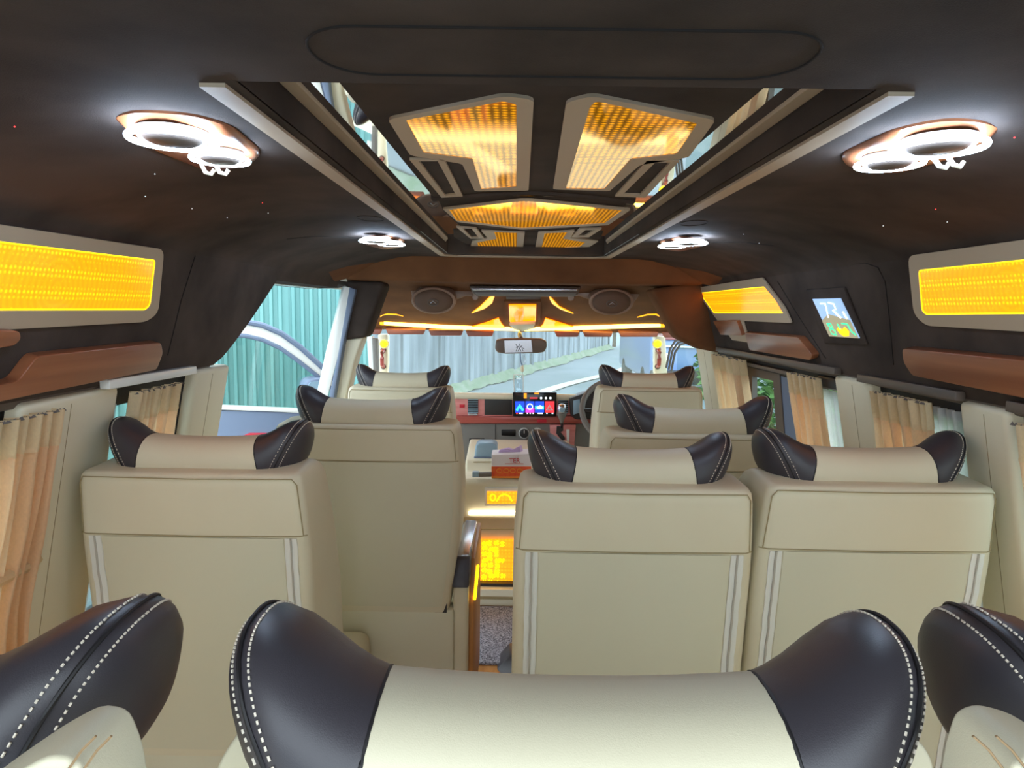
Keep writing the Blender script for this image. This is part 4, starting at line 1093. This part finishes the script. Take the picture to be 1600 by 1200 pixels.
# steering wheel
sw = thing('steering_wheel', 'dark steering wheel half hidden by the driver seat', 'steering wheel', (.50, 3.33, .82))
tilt = math.radians(40); cw = Vector((.50, 3.36, .88)); uu = Vector((1, 0, 0)); vv = Vector((0, math.sin(tilt), math.cos(tilt)))
obj('rim', MB().tube([cw+uu*.19*math.cos(2*PI*k/40)+vv*.19*math.sin(2*PI*k/40) for k in range(40)], .015, 10, True), 'grey_plastic', sw)
for a in (0, PI, 1.5*PI): obj('spoke', MB().tube([cw+uu*.04*math.cos(a)+vv*.04*math.sin(a), cw+uu*.185*math.cos(a)+vv*.185*math.sin(a)], .012, 8), 'dark_plastic', sw)
obj('hub', MB().lathe([(.001, -.03), (.05, -.025), (.06, 0), (.05, .03)], cw, 20, 'y'), 'dark_plastic', sw)
obj('column', MB().tube([cw+Vector((0, .03, -.02)), (.50, 3.55, .78)], .03, 12), 'dark_plastic', sw)

# ------------------------------------------------------------------ centre console between the front seats
cn = thing('centre_console', 'cream console box between the front seats with amber glowing panels', 'console', (-.05, 3.1, 0))
XA, XB = -.27, .26
obj('body', MB().prism([(XA, 3.0, .42), (XA, 3.0, .590), (XA, 3.02, .606), (XA, 3.15, .608), (XA, 3.19, .655), (XA, 3.50, .70), (XA, 3.50, .05), (XA, 3.10, .05), (XA, 3.06, .42)], (XB-XA, 0, 0)), 'off_white', cn, bevel=.012, seg=3)
obj('plinth', MB().box((XA, 2.99, .0), (XB, 3.10, .085)), 'off_white', cn, bevel=.010)
obj('plinth_step', MB().box((XA, 2.98, .040), (XB, 3.0, .050)), 'cream_seam', cn)
def cpl(name, pts, m, par, y, th=.01, bevel=0):
    return obj(name, MB().prism([at(px, py, y) for px, py in pts], (0, th, 0)), m, par, bevel=bevel)
cpl('trim_frame', [(757, 762), (830, 762), (830, 791), (757, 791)], 'white_paint', cn, 2.988, .02, .003)
pn = cpl('glow_panel', [(761, 768), (826, 768), (826, 787), (761, 787)], 'amber_console', cn, 2.982, .01)
for cx in (770, 812):
    obj('ornament_ring', MB().tube([at(cx+4*math.cos(a), 777.5+5*math.sin(a), 2.981) for a in [2*PI*k/14 for k in range(14)]], .0025, 5, True), 'led_yellow', pn)
obj('ornament_arc', MB().tube([at(px, py, 2.981) for px, py in ((776, 783), (781, 775), (788, 772), (795, 775), (800, 783))], .003, 5), 'led_yellow', pn)
cpl('light_line', [(732, 800), (830, 800), (830, 805), (732, 805)], 'led_white', cn, 2.985, .02, .002)
cpl('groove', [(732, 827), (830, 827), (830, 828.2), (732, 828.2)], 'cream_seam', cn, 2.996, .008)
lp = cpl('lower_glow_panel', [(732, 843), (830, 843), (830, 924), (732, 924)], 'amber_console', cn, 3.055, .012)
fl = MB(); rr = random.Random(5)
for i in range(9):
    for j in range(4):
        if j == 3 and i % 3: continue
        cx, cy = 757+j*9.5+rr.uniform(-1.5, 1.5), 849+i*8.6+rr.uniform(-1.5, 1.5)
        for k in range(4):
            a = k*PI/2+rr.uniform(0, .8); a2 = a+.7
            fl.tube([at(cx, cy, 3.052), at(cx+4*math.cos(a), cy+3.6*math.sin(a), 3.052), at(cx+4.4*math.cos(a2), cy+4*math.sin(a2), 3.052), at(cx, cy, 3.052)], .0020, 4)
f = obj('floral_relief', fl, 'led_yellow', lp); f['kind'] = 'stuff'
cpl('cup_slot', [(738, 740), (768, 739), (768, 745), (738, 746)], 'grey_plastic', cn, 2.995, .03, .003)
cpl('slot_end', [(738, 738), (748, 738), (748, 745.5), (738, 745.5)], 'blue_grey', cn, 2.985, .03, .003)
obj('lid_seam', MB().tube([at(740, 722, 3.18), at(800, 721, 3.18)], .002, 5), 'cream_seam', cn)
bxo = at(757, 716, 3.22)
bxo.z = .672
gb = thing('grey_box', 'pale blue-grey folded pouch lying on the console', 'pouch', bxo)
obj('body', MB().prism([at(px, py, 3.22) for px, py in ((741, 716), (743, 695), (750, 692), (771, 692), (777, 696), (777, 716))], (0, .10, 0)), 'blue_grey', gb, bevel=.012, seg=3)
obj('lower_edge', MB().prism([at(px, py, 3.213) for px, py in ((740.5, 714.5), (777.5, 714.5), (777.5, 717.5), (740.5, 717.5))], (0, .1, 0)), 'door_grey', gb, bevel=.002)
# tissue box
tx = thing('tissue_box', 'white and red tissue box with lilac tissue on the console', 'tissue box', at(790, 747, 3.02))
tA = [(768, 711), (830, 709), (830, 747), (768, 747)]
obj('carton', MB().prism([at(px, py, 3.02) for px, py in tA], (0, .115, 0)), 'card_white', tx, bevel=.002)
cpl('red_band', [(768, 729), (830, 729), (830, 747), (768, 747)], 'card_red', tx, 3.017, .003)
cpl('yellow_band', [(768, 744.5), (830, 744.5), (830, 747.2), (768, 747.2)], 'print_orange', tx, 3.015, .002)
for cx in (780, 791, 801, 812):
    b = MB(); b.tube([at(cx+4*math.cos(a), 735.5+3.2*math.sin(a), 3.015) for a in [2*PI*k/14 for k in range(14)]], .0022, 5, True); obj('pattern_ring', b, 'print_orange', tx)
obj('tissue', MB().prism([at(px, py, 3.07) for px, py in ((777, 710), (780, 703), (792, 701), (800, 703), (812, 697), (815, 710))], (.01, .03, 0)), 'tissue', tx, bevel=.004)
me = text_mesh('TER', .030, 'print_red'); q = at(804, 720, 3.014)
o = bpy.data.objects.new('lettering', me); COL.objects.link(o); o.parent = tx
o.location = q-Vector(LOC[tx.name]); o.rotation_euler = (PI/2, 0, 0)
cpl('print_line', [(789, 724.3), (818, 724.3), (818, 725.2), (789, 725.2)], 'wood_pink', tx, 3.017, .001)
fmat = obj('floor_mat', mesh_of(MB().prism([(x, y, .001) for x, y in rrect(-.05, 2.72, .30, .25, .03)], (0, 0, .012)), 'floor_mat', 'carpet', .004), 'carpet')
tag(fmat, 'speckled grey and white carpet mat in the aisle before the console', 'mat')
sh = thing('aisle_step', 'dark brown padded step at the rear of the aisle mat', 'step', (.05, 2.42, 0))
obj('pad', MB().prism([(-.09, 2.44, 0), (-.04, 2.46, .05), (.12, 2.46, .06), (.14, 2.30, .05), (.14, 2.26, 0), (-.02, 2.30, 0)], (0, .10, 0)), 'espresso', sh, bevel=.012, seg=3)

# ------------------------------------------------------------------ open front left door
HG = Vector((-.94, 3.86, 0)); ph = math.radians(60)
DD = Vector((-math.sin(ph), -math.cos(ph), 0)); DNn = Vector((math.cos(ph), -math.sin(ph), 0))
def onD(px, py, lift=0): return atP(px, py, HG+DNn*lift, DNn)
fdoor = root_struct('door_1', 'open front passenger door seen through the left side, white frame and grey inner panel', (HG.x, HG.y, 0))
top = [(300, 505), (345, 500), (385, 505), (410, 510), (440, 523), (470, 545), (505, 577), (540, 612)]
lowr = [(300, 527), (345, 521), (385, 524), (410, 530), (438, 543), (466, 563), (498, 588), (540, 628)]
b = MB()
for i in range(len(top)-1): b.prism([onD(*top[i]), onD(*top[i+1]), onD(*lowr[i+1]), onD(*lowr[i])], -DNn*.04)
obj('frame', b, 'white_paint', fdoor)
obj('outer_seal', MB().tube([onD(px, py-2, .005) for px, py in top], .016, 8), 'door_grey', fdoor)
obj('inner_seal', MB().tube([onD(px, py+1, .005) for px, py in lowr], .012, 8), 'door_grey', fdoor)
obj('pane', MB().prism([onD(px, py, -.015) for px, py in ((345, 521), (385, 524), (438, 543), (498, 588), (540, 628), (540, 640), (345, 640))], -DNn*.004), 'side_glass', fdoor)
obj('sill', MB().prism([onD(px, py, .012) for px, py in ((300, 632), (437, 638), (530, 642), (530, 650), (437, 644), (300, 639))], -DNn*.06), 'white_paint', fdoor, bevel=.006)
obj('inner_panel', MB().prism([onD(px, py, .004) for px, py in ((300, 640), (530, 646), (530, 900), (300, 900))], -DNn*.06), 'door_grey', fdoor, bevel=.01)
obj('armrest', MB().prism([onD(px, py, .02) for px, py in ((380, 682), (390, 677), (520, 677), (520, 692), (355, 690))], -DNn*.05), 'red_paint', fdoor, bevel=.008)
obj('panel_edge', MB().prism([onD(px, py, .02) for px, py in ((330, 689), (520, 692), (520, 700), (330, 696))], -DNn*.03), 'white_paint', fdoor, bevel=.004)
# side mirror beyond the pillar
mo = [onD(px, py, .10) for px, py in ((476, 616), (477, 602), (482, 594), (496, 591), (512, 592), (512, 616))]
sm_ = obj('side_mirror', MB().prism(mo, -DNn*.16), 'door_grey', fdoor, bevel=.015, seg=3)
obj('mirror_glass', MB().prism([onD(px, py, .106) for px, py in ((480, 613), (481, 603), (485, 597), (508, 595), (508, 613))], -DNn*.008), 'blue_grey', sm_)
